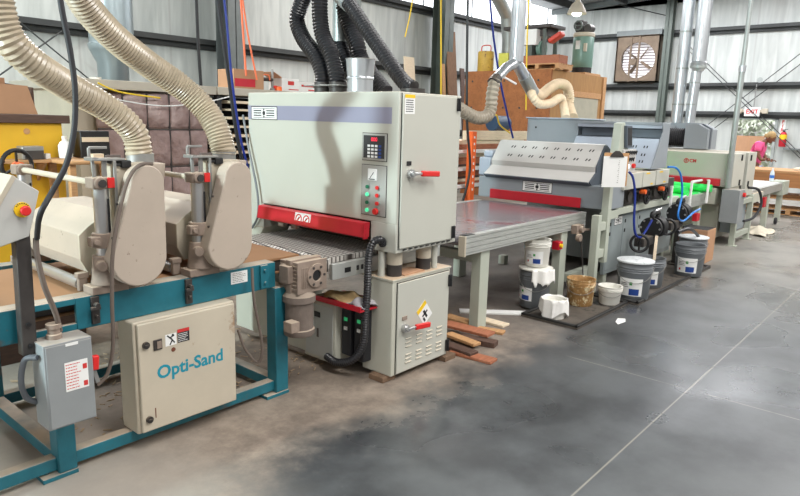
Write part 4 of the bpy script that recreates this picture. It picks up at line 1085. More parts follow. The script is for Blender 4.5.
# lacquer soaked cloth hanging down the stacked pails
def drape(name, c, r, z0, z1, a0, a1, label, seed):
    rr = random.Random(seed); n = 18; k = 7; vs = []
    for i in range(n+1):
        a = a0+(a1-a0)*i/n
        zl = z0+rr.uniform(0, (z1-z0)*.35)
        for j in range(k+1):
            z = z1+(zl-z1)*j/k; q = r+.012*math.sin(a*9+seed)+.01*j/k
            vs.append(V((c[0]+q*math.cos(a), c[1]+q*math.sin(a), z)))
    b = MB(); b._faces(vs, [(i*(k+1)+j, i*(k+1)+j+1, (i+1)*(k+1)+j+1, (i+1)*(k+1)+j) for i in range(n) for j in range(k)])
    o = b.build(name, M['drips'], smooth=60); so = o.modifiers.new('thick', 'SOLIDIFY'); so.thickness = .006; so.offset = 1
    return tag(o, label, 'cloth')
ab = math.atan2(-2.5, -4.95)
drape('soaked_cloth', (4.985, 2.685), .152, TZ+.20, TZ+.352, ab-.15, ab+1.35, 'white lacquer soaked cloth hanging over the side of the grey pail', 2)
# bucket wrapped in white sheet
t = thing('wrapped_pail', 'short pail covered by a draped white cloth at the mat corner', 'pail', (4.81, 2.40, TZ))
b = MB(); b.lathe([(.092, TZ), (.104, TZ+.15), (.108, TZ+.155), (.096, TZ+.155), (.09, TZ+.12)], (4.81, 2.40, 0), 24); b.build('body', M['pail_white'], t)
rr = random.Random(8); vs = []; n, k = 48, 9; ph = [rr.uniform(0, 6.28) for _ in range(4)]
for i in range(n):
    a = 2*PI*i/n; zl = TZ+.01+.035*(1+math.sin(a*3+ph[0]))*(.5+.5*math.sin(a*1+ph[1])**2)
    for j in range(k+1):
        fold = (.006*math.sin(a*9+ph[2])+.004*math.sin(a*17+ph[3]))*min(1, j/3)
        q = (.094, .106, .111)[j] if j < 3 else .111+.0012*(j-2)+fold
        z = (TZ+.150, TZ+.163, TZ+.160)[j]+.004*math.sin(a*6+ph[0]) if j < 3 else TZ+.155+(zl-TZ-.155)*(j-2)/(k-2)
        vs.append(V((4.81+q*math.cos(a), 2.40+q*math.sin(a), z)))
b = MB(); b._faces(vs, [(i*(k+1)+j, i*(k+1)+j+1, ((i+1) % n)*(k+1)+j+1, ((i+1) % n)*(k+1)+j) for i in range(n) for j in range(k)])
b.build('white_cloth', M['drips'], t, smooth=60)
pail(5.345, 2.42, TZ, .122, .235, M['splat'], 'brown stain splattered pail standing between white buckets', label_art=False, taper=.92)
pail(5.56, 2.235, TZ, .104, .165, M['pail_white'], 'small dirty white bucket on the mat near the large grey pail', label_art=False, taper=.85)
pail(5.93, 2.165, TZ, .155, .345, M['pail'], 'large grey labelled pail with crusted white lid nearest the aisle', lid=M['lid_mess'], rz=-.2)
pail(6.50, 2.225, TZ, .142, .29, M['pail'], 'grey labelled pail with a wooden stick standing in it', rz=-.1)
pail(7.34, 2.10, TZ, .152, .34, M['pail'], 'grey labelled pail with black pickup hoses in its open top', rz=-.15)
pail(7.76, 2.20, TZ, .15, .345, M['pail'], 'grey pail with crusted white lid, last of the row', lid=M['lid_mess'], label_art=False)
b = MB(); b.bar((6.52, 2.20, .08), (6.70, 2.26, .50), .03, .012); o = b.build('stirring_stick', M['wood_pale'], None, .003); tag(o, 'wooden stirring stick leaning out of the open grey pail', 'stick')
# pumps with handwheels
def pump(x, y, z, label):
    t = thing('diaphragm_pump', label, 'pump', (x, y, 0))
    b = MB(); b.cyl((x-.11, y, z), (x-.03, y, z), .115, .10, 24); b.cyl((x+.03, y, z), (x+.11, y, z), .10, .115, 24); b.cyl((x-.03, y, z), (x+.03, y, z), .06, n=16)
    b.build('chamber', M['black'], t, .006)
    for k in range(8):
        a = k*PI/4; b = MB(); b.cyl((x-.118, y+.098*math.cos(a), z+.098*math.sin(a)), (x-.11, y+.098*math.cos(a), z+.098*math.sin(a)), .011, n=6); b.build('bolt', M['chrome'], t)
    b = MB(); b.tube(catmull([(x-.08, y, z-.1), (x-.08, y, z-.15), (x+.08, y, z-.15), (x+.08, y, z-.1)], 5), .025, 10); b.build('manifold', M['black'], t)
    b = MB(); b.tube(catmull([(x-.08, y, z+.1), (x-.08, y, z+.15), (x+.08, y, z+.15), (x+.08, y, z+.1)], 5), .025, 10); b.build('manifold', M['black'], t)
    b = MB(); b.bar((x+.0, y, z-.15), (x+.0, y, .017), .05, .05); b.box(x-.10, x+.10, y-.08, y+.08, .017, .03); b.build('stand', M['dark_steel'], t, .003)
    b = MB(); b.box(x-.40, x-.12, y-.05, y+.05, z-.16, z-.07); b.build('gear_motor', M['dark_steel'], t, .01)
    b = MB(); c = (x-.43, y-.02, z-.115); b.torus(c, (1, .5, 0), .085, .014, 24, 8); b.bar((c[0], c[1], c[2]-.08), (c[0], c[1], c[2]+.08), .016, .016); b.cyl(c, (x-.39, y, z-.115), .02, n=10)
    b.build('handwheel', M['black'], t)
    b = MB(); b.cyl((x, y, z+.17), (x+.10, y-.02, z+.19), .014, n=10); b.build('air_valve', M['chrome'], t)
    return t
pump(6.86, 2.35, .56, 'black diaphragm pump with handwheel above the open stick pail')
pump(7.80, 2.40, .62, 'black diaphragm pump behind the pail with pickup hoses')
b = MB(); b.tube(catmull([at(678, 232, Y=2.2), at(690, 229, Y=2.15), at(698, 236, Y=2.14), at(701, 247, Y=2.13)], 8), .018, 10)
o = b.build('pickup_hose', M['hose_black']); tag(o, 'black pickup hose arching from the pump into the grey pail', 'hose')
b = MB(); b.tube(catmull([at(629, 172, Y=2.44), at(633, 178, Y=2.41), at(635, 195, Y=2.38), at(634, 222, Y=2.36), at(636, 235, Y=2.34), at(642, 236, Y=2.32), at(652, 220, Y=2.28)], 8), .012, 10)
o = b.build('air_hose', M['blue_hose']); tag(o, 'dark blue hose looping down beside the clipboard post', 'hose')
b = MB(); b.tube(catmull([at(668, 167, Y=2.4), at(676, 168, Y=2.36), at(681, 176, Y=2.33), at(682, 195, Y=2.31), at(678, 215, Y=2.29), at(683, 221, Y=2.27), at(693, 213, Y=2.25), at(700, 209, Y=2.24)], 8), .011, 10)
o = b.build('air_hose', M['sky_hose']); tag(o, 'light blue hose dropping in front of the green belt', 'hose')
# ================================================================== green belt conveyor, far sander and delivery conveyor
gc = thing('belt_conveyor', 'short conveyor with bright green belt behind the pumps', 'conveyor', (8.9, 3.0, 0))
profile_rail('side_rail', 8.25, 9.48, 2.56, .58, .735, gc)
MB().box(8.25, 9.48, 3.5, 3.55, .58, .735).build('side_rail', AL, gc, .003)
b = MB(); b.box(8.25, 9.44, 2.615, 3.495, .72, .745); b.build('green_belt', M['green_glow'], gc, .004)
MB().cyl((9.36, 2.50, .80), (9.36, 3.5, .80), .052, n=20).build('green_roll', M['green_glow'], gc)
MB().cyl((8.8, 2.66, .795), (9.1, 3.5, .795), .05, n=20).build('green_roll', M['green_glow'], gc)
for x in (8.42, 9.2):
    for y in (2.58, 3.44): MB().box(x, x+.1, y, y+.07, 0, .585).build('leg', PG, gc, .004)
WH = M['white']
for l in ([at(669.5, 214, Y=2.5), at(672, 186, Y=2.5)], [at(689, 207, Y=2.5), at(692, 182, Y=2.5)], [at(706, 203, Y=2.5), at(709, 180.5, Y=2.5), at(706, 179.5, Y=2.75), at(692, 182, Y=2.5)]):
    MB().tube(l, .017, 10).build('white_guard_rod', WH, gc)
b = MB(); b.box(8.85, 8.98, 2.50, 2.56, .40, .50); b.build('emergency_stop_box', M['red'], gc, .005)

fs = thing('wide_belt_sander', 'far pale sander with red logo and red bar behind the green conveyor', 'sanding machine', (10.1, 2.95, 0))
b = MB(); b.box(9.5, 10.08, 2.27, 3.75, .82, 1.27); fu = b.build('upper_cabinet', SA, fs, .006)
b = MB(); b.box(10.16, 10.62, 2.25, 3.75, .66, 1.275); b.build('rear_cabinet', SA, fs, .006)
MB().box(10.06, 10.18, 2.30, 3.7, .70, 1.24).build('cabinet_gap', M['black'], fs)
b = MB(); b.prism([(9.498, .93), (9.46, .92), (9.45, .83), (9.50, .83)], 'y', 2.41, 3.7); b.build('guard_bar', M['red'], fs, .003)
Ff = Face('x', 9.5)
b = MB(); b.ring(Ff.pt(2.885, 1.145, .001), (-1, 0, 0), .024, .034, .003, 22); lg = b.build('logo_ring', M['red_ink'], fu)
text('logo_letter', 'S', .045, Ff.pt(2.885, 1.145, .002), Ff.R, M['red_ink'], fu, align='CENTER', bold=.002)
text('logo_lettering', 'CM', .062, Ff.pt(2.842, 1.145, .002), Ff.R, M['red_ink'], fu, bold=.002)
Fg = Face('y', 2.27)
for u, v in ((9.86, 1.21), (9.87, .87)): hinge(Fg, u, v, fu)
hinge(Face('y', 2.25), 10.28, 1.20, fs); hinge(Face('y', 2.25), 10.28, .83, fs)
MB().box(9.55, 10.0, 2.29, 2.36, .62, .82).build('near_cheek', SD, fs, .004)
b = MB(); b.box(9.46, 9.7, 2.44, 2.62, .58, .80); b.cyl((9.46, 2.53, .69), (9.455, 2.53, .69), .014, n=10); b.build('bearing_block', SD, fs, .004)
MB().box(9.72, 10.5, 2.45, 3.7, .08, .82).build('base_cabinet', M['sander_dusty'], fs, .004)
for x in (9.72, 10.52):
    MB().box(x-.02, x+.05, 2.20, 2.27, 0, .66).build('base_post', PG, fs, .004)
    MB().box(x-.04, x+.07, 2.17, 2.30, 0, .012).build('foot_plate', PG, fs)
for z in (.10, .56): MB().box(9.76, 10.5, 2.21, 2.26, z, z+.07).build('base_rail', PG, fs, .003)
for x in (9.75, 10.4): MB().box(x, x+.1, 3.5, 3.6, 0, .08).build('foot', PG, fs)
MB().box(9.78, 10.5, 2.28, 2.42, .17, .56).build('side_panel', M['blue_grey'], fs, .003)
b = MB(); b.box(9.37, 9.62, 2.12, 2.345, .36, .805); db = b.build('disconnect_box', M['ebox'], fs, .006)
b = MB(); Fy = Face('y', 2.12); Fy.disc(b, 9.54, .735, .03, 0, .03, 14); b.build('red_knob', M['red_plastic'], db)
b = MB(); b.tube(catmull([(10.0, 2.17, .80), (10.2, 2.08, .76), (10.28, 2.04, .55), (10.1, 2.08, .38), (9.75, 2.12, .36)], 8), .018, 8); b.build('cable', M['rubber'], fs)
# extraction box on its roof
b = MB(); b.prism([(2.86, 1.285), (2.86, 1.575), (3.0, 1.65), (3.19, 1.65), (3.19, 1.285)], 'x', 10.28, 10.75); xb = b.build('extraction_box', M['blue_grey'], fs, .006)
b = MB(); b.prism([(2.857, 1.285), (2.857, 1.578), (3.022, 1.654), (2.96, 1.654), (2.852, 1.592), (2.852, 1.285)], 'x', 10.38, 10.46); b.build('band', M['blue_grey_d'], xb)
b = MB().hose([(10.45, 3.19, 1.45), (10.45, 3.3, 1.45), (10.45, 3.48, 1.45)], .135, .03, .12, 20); b.build('flexible_collar', M['rubber'], fs)
MB().box(10.3, 10.7, 3.47, 3.62, 1.285, 1.62).build('fan_housing', M['blue_grey'], fs, .01)
fs.location.y += .025
# round ducts from the fan to the roof
def duct(name, pts, r, label, cat='duct', m='galv', seams=(), group=None):
    t = thing(name, label, cat, tuple(pts[0]), 0, group)
    b = MB(); b.tube(pts, r, 22); b.build('pipe', M[m], t)
    for p, d in seams:
        p = V(p); d = V(d).normalized(); b = MB(); b.cyl(p-d*.012, p+d*.012, r+.006, n=22); b.build('seam_ring', M['galv_dull'], t)
    return t
x0 = 10.85
duct('round_duct', [(x0, 3.54, 1.67), (x0, 3.54, 5.5)], .088, 'left of two galvanised ducts rising over the far sander', seams=[((x0, 3.54, 1.95+.55*k), (0, 0, 1)) for k in range(4)])
t = duct('round_duct', [(x0, 3.34, 1.67), (x0, 3.32, 2.45)], .075, 'right galvanised duct over the far sander, wider in its upper half', seams=[((x0, 3.34, 1.95), (0, 0, 1)), ((x0, 3.33, 2.28), (0, 0, 1))])
b = MB(); b.lathe([(.08, 2.45), (.115, 2.55), (.12, 2.58), (.105, 2.60), (.105, 5.5)], (x0, 3.30, 0), 22); b.build('wide_pipe', M['galv'], t)
b = MB(); b.lathe([(.122, 2.50), (.122, 2.535)], (x0, 3.30, 0), 22); b.build('seam_ring', M['galv_dull'], t)
MB().box(10.77, 11.0, 3.16, 3.66, 1.285, 1.668).build('duct_plenum', M['blue_grey'], fs, .005)
# electrical conduit pole to the disconnect box
cpole = thing('conduit_pole', 'slender grey conduit pole dropping from roof to the grey switch box', 'pole', (9.44, 2.325, .81))
b = MB(); b.cyl((9.44, 2.325, .812), (9.44, 2.325, 2.35), .036, n=16); b.build('lower_pipe', M['galv_dull'], cpole)
b = MB(); b.cyl((9.44, 2.325, 2.35), (9.44, 2.325, 5.5), .028, n=16); b.build('upper_pipe', M['galv_dull'], cpole)
b = MB(); b.cyl((9.44, 2.325, 2.32), (9.44, 2.325, 2.40), .044, n=16); b.build('coupling', M['galv'], cpole)
# delivery conveyor
dc = thing('belt_conveyor', 'farthest white topped conveyor between the far sander and wooden bench', 'conveyor', (11.9, 2.7, 0))
profile_rail('side_rail', 10.72, 12.95, 2.30, .57, .70, dc)
MB().box(10.72, 12.95, 3.2, 3.25, .57, .70).build('side_rail', AL, dc, .003)
MB().box(10.72, 13.0, 2.355, 3.195, .68, .705).build('belt', mat('white_belt', S(214, 212, 206), .5, var=.05), dc, .004)
b = MB(); b.box(12.9, 13.35, 2.28, 2.5, .48, .72); b.build('end_guard', PG, dc, .006)
MB().box(10.7, 11.3, 2.26, 2.30, .52, .66).build('end_plate', SD, dc, .004)
for x in (12.0, 13.05):
    for y in (2.32, 3.15): MB().box(x, x+.12, y, y+.08, 0, .57).build('leg', PG, dc, .004)
b = MB(); b.box(11.55, 11.7, 2.28, 2.34, .38, .54); b.build('emergency_stop_box', M['red'], dc, .005)
b = MB(); b.lathe([(.05, 0), (.06, .01), (.06, .03), (.05, .04)], (0, 0, 0), 14); b.bm.transform(Matrix.Translation((12.6, 2.30, .06)) @ Matrix.Rotation(PI/2, 4, 'X')); o = b.build('caster_wheel', M['rubber'], None); tag(o, 'loose black caster wheel on the floor by the far conveyor leg', 'wheel')
b = MB(); c = at(772, 172, X=12.6); c = V((12.78, 2.46, .725)); b.lathe([(.034, 0), (.036, .01), (.036, .12), (.03, .15), (.014, .19), (.014, .2)], c, 18)
wbt = thing('water_bottle', 'clear plastic water bottle standing at the end of the far conveyor', 'bottle', c)
b.build('body', mat('clear_pet', S(214, 226, 236), .15, var=.02), wbt)
b = MB(); b.lathe([(.037, .05), (.037, .10)], c, 18); b.build('label', M['glass_blue'], wbt)
b = MB(); b.lathe([(.016, .2), (.016, .22)], c, 12); b.build('cap', M['white'], wbt)
heap('dust_sheet', (11.3, 2.28, .0), .38, .2, .10, mat('cream_sheet', S(206, 198, 180), .9, var=.12), 'crumpled cream sheet on the floor under the far conveyor', 'cloth', 5)
# cardboard carton by the pumps
ct = thing('carton', 'tall brown cardboard carton standing behind the last pail', 'box', (8.32, 2.32, 0))
b = MB(); b.box(8.16, 8.50, 2.16, 2.46, .0, .40); b.build('body', M['pad_brown'], ct, .004)
b = MB(); b.box(8.16, 8.50, 2.44, 2.455, .40, .42); b.box(8.17, 8.49, 2.17, 2.44, .4, .404); b.build('top_flap', M['ink'], ct)

# ================================================================== packing bench, lumber and worker
wbn = thing('packing_bench', 'long wooden packing bench with deep front board at far right', 'bench', (14.5, 1.4, 0))
MB().box(13.95, 15.0, -.9, 3.62, .805, .845).build('bench_top', M['wood'], wbn, .004)
MB().box(13.95, 14.0, -.9, 3.62, .54, .804).build('front_board', M['wood_bench'], wbn, .004)
for y in (-.8, 1.2, 3.45):
    for x in (14.01, 14.85): MB().box(x, x+.09, y, y+.09, 0, .805).build('leg', M['wood'], wbn, .004)
MB().bar((14.06, 1.9, .2), (14.06, 1.3, .54), .03, .08).build('brace', M['wood'], wbn)
MB().box(14.1, 14.9, -.8, 3.4, .30, .33).build('lower_shelf', M['wood'], wbn)
def pallet(x, y, z, sx, sy, label, m='wood', group=None):
    t = thing('pallet', label, 'pallet', (x, y, z), 0, group)
    for k in range(6): MB().box(x-sx/2+k*sx/5.5, x-sx/2+k*sx/5.5+sx/9, y-sy/2, y+sy/2, z+.1, z+.12).build('deck_board', M[m], t)
    for k in (-1, 0, 1): MB().box(x-sx/2, x+sx/2, y+k*(sy/2-.05)-.04, y+k*(sy/2-.05)+.04, z+.02, z+.1).build('stringer', M[m], t)
    for k in (-1, 1): MB().box(x+k*(sx/2-.1)-.06, x+k*(sx/2-.1)+.06, y-sy/2, y+sy/2, z, z+.02).build('bottom_board', M[m], t)
    return t
pallet(14.46, 2.37, 0, .72, 2.0, 'low wooden pallet on the floor under the packing bench')
for k, (x, y, z, sx, sy) in enumerate(((14.45, 1.75, .847, .5, 1.3), (14.5, 1.55, .897, .45, 1.5), (14.45, 1.1, .947, .4, 1.3), (14.55, 2.0, .33, .5, 1.4), (14.5, 1.7, .38, .5, 1.1))):
    b = MB(); b.box(x-sx/2, x+sx/2, y-sy/2, y+sy/2, z+.001, z+.047); o = b.build('wood_plank', M['wood'] if k % 2 else M['wood_pale'], None, .004)
    tag(o, ['lowest plank of the pile on the packing bench top', 'middle plank of the pile on the packing bench top', 'uppermost plank of the pile on the packing bench top', 'lower plank on the shelf under the packing bench', 'upper plank on the shelf under the packing bench'][k], 'plank', 'planks at the packing bench')
b = MB(); b.box(14.35, 14.7, 1.86, 2.26, .945, .965); b.box(14.38, 14.67, 1.9, 2.22, .965, .98); o = b.build('paper_stack', M['white'], None, .002); tag(o, 'stack of white papers on the plank pile in front of the worker', 'paper')
# worker in a pink shirt, looking down at the bench
px0 = at(753.5, 160, X=15.55)
wk = thing('person', 'person in pink t-shirt and pale jeans working over the bench', 'person', (15.55, px0.y, 0))
def skinmesh(name, verts, edges, m, parent, sub=2, root=0):
    me = bpy.data.meshes.new(name); me.from_pydata([v[:3] for v in verts], edges, [])
    o = bpy.data.objects.new(name, me); COL.objects.link(o); o.parent = parent
    o.modifiers.new('skin', 'SKIN'); sv = me.skin_vertices[0].data
    for i, v in enumerate(verts):
        sv[i].radius = (v[3], v[4] if len(v) > 4 else v[3]); sv[i].use_root = i == root
    s = o.modifiers.new('sub', 'SUBSURF'); s.levels = sub; s.render_levels = sub
    me.materials.append(m)
    for p in me.polygons: p.use_smooth = True
    return o
# local frame: faces -Y (to the right of the picture), bench on the -X side; lean of the trunk towards -Y
B = [(0, 0, .84, .125), (0, -.02, .98, .115), (0, -.06, 1.13, .125), (0, -.11, 1.27, .12), (0, -.17, 1.35, .055), (0, -.21, 1.40, .05),
     (-.16, -.10, 1.28, .058), (-.20, -.10, 1.10, .045), (-.20, -.18, .97, .038), (-.17, -.27, .98, .03),
     (.16, -.10, 1.28, .058), (.20, -.12, 1.10, .045), (.18, -.20, .97, .038), (.10, -.29, .98, .03),
     (-.09, 0, .76, .10), (-.10, -.02, .45, .062), (-.10, .02, .09, .042), (-.10, -.12, .035, .035),
     (.09, 0, .76, .10), (.10, -.02, .45, .062), (.10, .03, .09, .042), (.10, -.11, .035, .035)]
Ed = [(0, 1), (1, 2), (2, 3), (3, 4), (4, 5), (3, 6), (6, 7), (7, 8), (8, 9), (3, 10), (10, 11), (11, 12), (12, 13), (0, 14), (14, 15), (15, 16), (16, 17), (0, 18), (18, 19), (19, 20), (20, 21)]
body = skinmesh('body', B, Ed, M['skin'], wk)
hd_ = MB(); hc = V((0, -.275, 1.435)); Rh = Matrix.Rotation(math.radians(38), 3, 'X')
hd_.sphere(hc, (.072, .092, .105), 20, Rh)
hd_.sphere(hc+Rh @ V((0, -.095, -.01)), (.014, .022, .022), 10, Rh)
for sx_ in (-1, 1): hd_.sphere(hc+Rh @ V((sx_*.073, .01, 0)), (.012, .02, .028), 10, Rh)
hd_.sphere(hc+Rh @ V((0, -.045, -.075)), (.04, .045, .035), 12, Rh)
h_ = hd_.build('head', M['skin'], wk, local=True)
for sx_ in (-1, 1): MB().sphere(hc+Rh @ V((sx_*.03, -.083, .02)), .009, 8).build('eye', M['ink'], h_, local=True)
b = MB(); b.sphere(hc+Rh @ V((0, -.088, -.055)), (.022, .008, .006), 8, Rh); b.build('mouth', M['wood_dark'], h_, local=True)
b = MB(); b.sphere(hc+Rh @ V((0, .022, .03)), (.084, .095, .098), 18, Rh); b.sphere(hc+Rh @ V((0, .09, -.02)), .05, 12); b.build('hair', M['hair'], h_, local=True)
for (wx, wy, wz, s) in ((-.165, -.285, .975, -1), (.095, -.305, .975, 1)):
    hv = [(wx, wy, wz, .026), (wx, wy-.05, wz-.012, .024, .03)]; he = [(0, 1)]
    hand = skinmesh('hand', hv, he, M['skin'], wk, 2)
    for k in range(4):
        ox = (k-1.5)*.018; L_ = (.035, .045, .042, .03)[k]
        skinmesh('finger', [(wx+ox, wy-.055, wz-.01, .008), (wx+ox, wy-.07-L_*.5, wz-.018, .0075), (wx+ox, wy-.07-L_, wz-.042, .0065)], [(0, 1), (1, 2)], M['skin'], hand, 1)
    skinmesh('thumb', [(wx-s*.02, wy-.02, wz-.008, .010), (wx-s*.042, wy-.05, wz-.02, .009), (wx-s*.042, wy-.075, wz-.036, .007)], [(0, 1), (1, 2)], M['skin'], hand, 1)
Sh = [(0, .0, .86, .155), (0, -.02, .98, .142), (0, -.06, 1.13, .15), (0, -.105, 1.26, .142), (0, -.14, 1.32, .085),
      (-.15, -.10, 1.275, .085), (-.205, -.10, 1.13, .07), (.15, -.10, 1.275, .085), (.205, -.115, 1.13, .07)]
skinmesh('t_shirt', Sh, [(0, 1), (1, 2), (2, 3), (3, 4), (3, 5), (5, 6), (3, 7), (7, 8)], M['pink'], wk)
Je = [(0, 0, .84, .15), (-.09, 0, .74, .115), (-.10, -.02, .45, .082), (-.10, .02, .08, .066), (.09, 0, .74, .115), (.10, -.02, .45, .082), (.10, .03, .08, .066)]
skinmesh('jeans', Je, [(0, 1), (1, 2), (2, 3), (0, 4), (4, 5), (5, 6)], M['denim'], wk)
for sx_ in (-1, 1): 
    b = MB(); b.sphere((sx_*.10, -.06, .045), (.05, .13, .045), 14); b.build('shoe', M['rubber'], wk, local=True)

# ================================================================== things fixed to the far wall
ef = thing('exhaust_fan', 'square wall exhaust fan with round louvred opening', 'fan', (XF-.1, 7.7, 2.82))
fy0, fy1, fz0, fz1 = 7.07, 8.34, 2.84, 4.16; cy_, cz_ = (fy0+fy1)/2-.03, (fz0+fz1)/2-.03
n = 48; b = MB(); xf = XF-.30; vs = []; R_ = .50
for i in range(n):
    a = 2*PI*i/n; c_, s_ = math.cos(a), math.sin(a); q = max(abs(c_), abs(s_)); 
    vs += [V((xf, cy_+R_*c_, cz_+R_*s_)), V((xf, max(fy0, min(fy1, cy_+.66*c_/q)), max(fz0, min(fz1, cz_+.68*s_/q)))), V((xf+.09, cy_+R_*c_, cz_+R_*s_))]
b._faces(vs, [(3*i, 3*i+1, 3*((i+1) % n)+1, 3*((i+1) % n)) for i in range(n)]+[(3*i, 3*((i+1) % n), 3*((i+1) % n)+2, 3*i+2) for i in range(n)])
b.build('front_panel', M['fan_brown'], ef)
b = MB()
for a_ in ((fy0, fy0+.04, fz0, fz1), (fy1-.04, fy1, fz0, fz1), (fy0, fy1, fz0, fz0+.04), (fy0, fy1, fz1-.04, fz1)): b.box(xf, XF-.002, *a_)
b.build('housing', M['fan_brown'], ef)
MB().box(xf-.01, XF-.002, fy0-.02, fy1+.02, fz1, fz1+.14).build('head_flashing', M['steel_struct'], ef)
for k in range(13):
    z = cz_-.5+k*.08; b = MB(); b.prism([(XF-.10, z), (XF-.09, z), (XF-.045, z+.062), (XF-.055, z+.062)], 'y', cy_-.52, cy_+.52); b.build('louvre', mat('glowing_louvre_grey', S(224, 220, 222), .4, var=.05, emit=.55) if k == 0 else MATS['glowing_louvre_grey'], ef, smooth=0)  # emission put into the slats to make them glow, no lamp there
MB().box(XF-.045, XF-.003, cy_-.55, cy_+.55, cz_-.55, cz_+.55).build('outside_shutter', M['plate_grey'], ef)
for k in range(4):
    a = .6+k*PI/2; d = V((0, math.cos(a), math.sin(a))); w_ = V((0, -math.sin(a), math.cos(a))); c0 = V((XF-.17, cy_, cz_))
    b = MB(); b._faces([c0+d*.06-w_*.03+V((.02, 0, 0)), c0+d*.06+w_*.03-V((.02, 0, 0)), c0+d*.42+w_*.035-V((.06, 0, 0)), c0+d*.43-w_*.03+V((.06, 0, 0))], [(0, 1, 2, 3)])
    o = b.build('blade', M['fan_brown'], ef, smooth=0); so = o.modifiers.new('t', 'SOLIDIFY'); so.thickness = .008
b = MB(); b.cyl((XF-.36, cy_+.12, cz_-.05), (XF-.16, cy_+.12, cz_-.05), .10, n=18); b.build('motor', M['fan_brown'], ef, .01)
for yy in (cy_-.02, cy_+.22): MB().box(XF-.33, XF-.29, yy-.025, yy+.025, fz0+.02, fz1-.02).build('motor_bracket', M['fan_brown'], ef)
ef.location.y -= .13
# exit sign with emergency lamps
es = thing('exit_sign', 'white emergency light bar with red EXIT lettering over the glazed door', 'sign', (XF-.25, 4.38, 1.95))
b = MB(); b.box(XF-.27, XF-.21, 4.19, 4.56, 1.93, 2.16); b.build('sign_box', M['white'], es, .008)
text('lettering', 'EXIT', .155, V((XF-.271, 4.375, 2.045)), RXm, mat('exit_red', S(214, 20, 30), .4), es, align='CENTER', bold=.003, width=.92, extrude=.006)
MB().box(XF-.26, XF-.205, 4.05, 4.72, 2.03, 2.10).build('lamp_bar', M['cream_clean'], es, .008)
for y in (4.70, 4.07): MB().box(XF-.30, XF-.22, y-.07, y+.07, 2.0, 2.13).build('emergency_lamp', M['cream_clean'], es, .012)
b = MB(); b.tube([(XF-.21, 4.36, 2.16), (XF-.21, 4.36, 2.75)], .012, 8); b.build('conduit', M['steel'], es)
b = MB(); b.cyl((XF-.215, 4.30, 2.86), (XF-.20, 4.30, 2.86), .07, n=14); o = b.build('cable_clamp', M['galv_dull']); tag(o, 'small grey clamp where bracing rods cross above the exit sign', 'clamp')
# extinguisher and its sign
fe = thing('fire_extinguisher', 'red fire extinguisher with yellow label hanging by the glazed door', 'fire extinguisher', (XF-.12, 3.59, 1.17))
c = (XF-.12, 3.60, 1.17)
b = MB(); b.lathe([(.075, 0), (.085, .02), (.085, .30), (.06, .36), (.03, .38)], c, 20); b.build('cylinder', M['red'], fe)
b = MB(); b.lathe([(.0865, .19), (.0865, .31)], c, 20); b.build('label', M['yellow'], fe)
b = MB(); b.box(c[0]-.025, c[0]+.025, c[1]-.03, c[1]+.03, c[2]+.38, c[2]+.42); b.bar((c[0], c[1]+.02, c[2]+.43), (c[0], c[1]-.09, c[2]+.45), .02, .015); b.build('valve', M['black'], fe)
MB().box(XF-.04, XF-.002, c[1]-.05, c[1]+.05, 1.3, 1.5).build('wall_bracket', M['steel'], fe)
fsn = thing('fire_sign', 'tall red FIRE sign on the wall above the extinguisher', 'sign', (XF-.01, 3.66, 1.52))
b = MB(); b.box(XF-.012, XF-.003, 3.60, 3.73, 1.42, 1.86); b.build('sign_board', M['white'], fsn)
for k, ch in enumerate('FIRE'): text('lettering', ch, .12, V((XF-.0125, 3.665, 1.80-k*.105)), RXm, M['red_ink'], fsn, align='CENTER', bold=.004)
MB().box(XF-.22, XF-.003, -2, 3.55, 1.10, 1.14).build('x', M['steel_struct']).name = 'trim_17'
struct(bpy.data.objects['trim_17'])
cb_ = thing('cardboard_sheet', 'brown cardboard leaning inside the glazed exit door', 'cardboard', (XF-.15, 4.3, .9))
b = MB(); b.box(XF-.16, XF-.13, 4.02, 4.74, .001, 1.42); b.build('sheet', M['pad_brown'], cb_); MB().box(XF-.165, XF-.125, 4.38, 4.385, .01, 1.41).build('fold', M['wood'], cb_)
# bracing rods
def rod(p, q, label, r=.011, nm='bracing_rod'):
    o = MB().tube([p, q], r, 8).build(nm, M['steel_dark']); tag(o, label, 'rod', 'bracing rods'); return o
XR = XF-.30
for dx in (0, .12):
    rod(at(683+dx*50, 45+dx*8, X=XR+dx), at(805+dx*40, 163, X=XR+dx), 'bracing rod falling to the right across the exit sign, %s of a pair' % ('front' if dx == 0 else 'rear'))
    rod(at(805+dx*40, 50+dx*60, X=XR+dx), at(697+dx*50, 133+dx*30, X=XR+dx), 'bracing rod rising to the right over the exit sign, %s of a pair' % ('front' if dx == 0 else 'rear'))
rod(at(600, 0, X=XR), at(668, 16, X=XR), 'bracing rod above the exhaust fan reaching the wall column', .014)
YR = YW-.3
rod(at(5, 10, Y=YR), at(95, 84, Y=YR), 'bracing rod falling rightward behind the tan hoses on the left wall')
rod(at(62, 31, Y=YR-.03), at(-10, 82, Y=YR-.03), 'bracing rod rising rightward behind the tan hoses on the left wall')
ORD = 'first second third fourth fifth sixth seventh eighth ninth tenth eleventh twelfth thirteenth fourteenth fifteenth sixteenth seventeenth eighteenth nineteenth twentieth'.split()
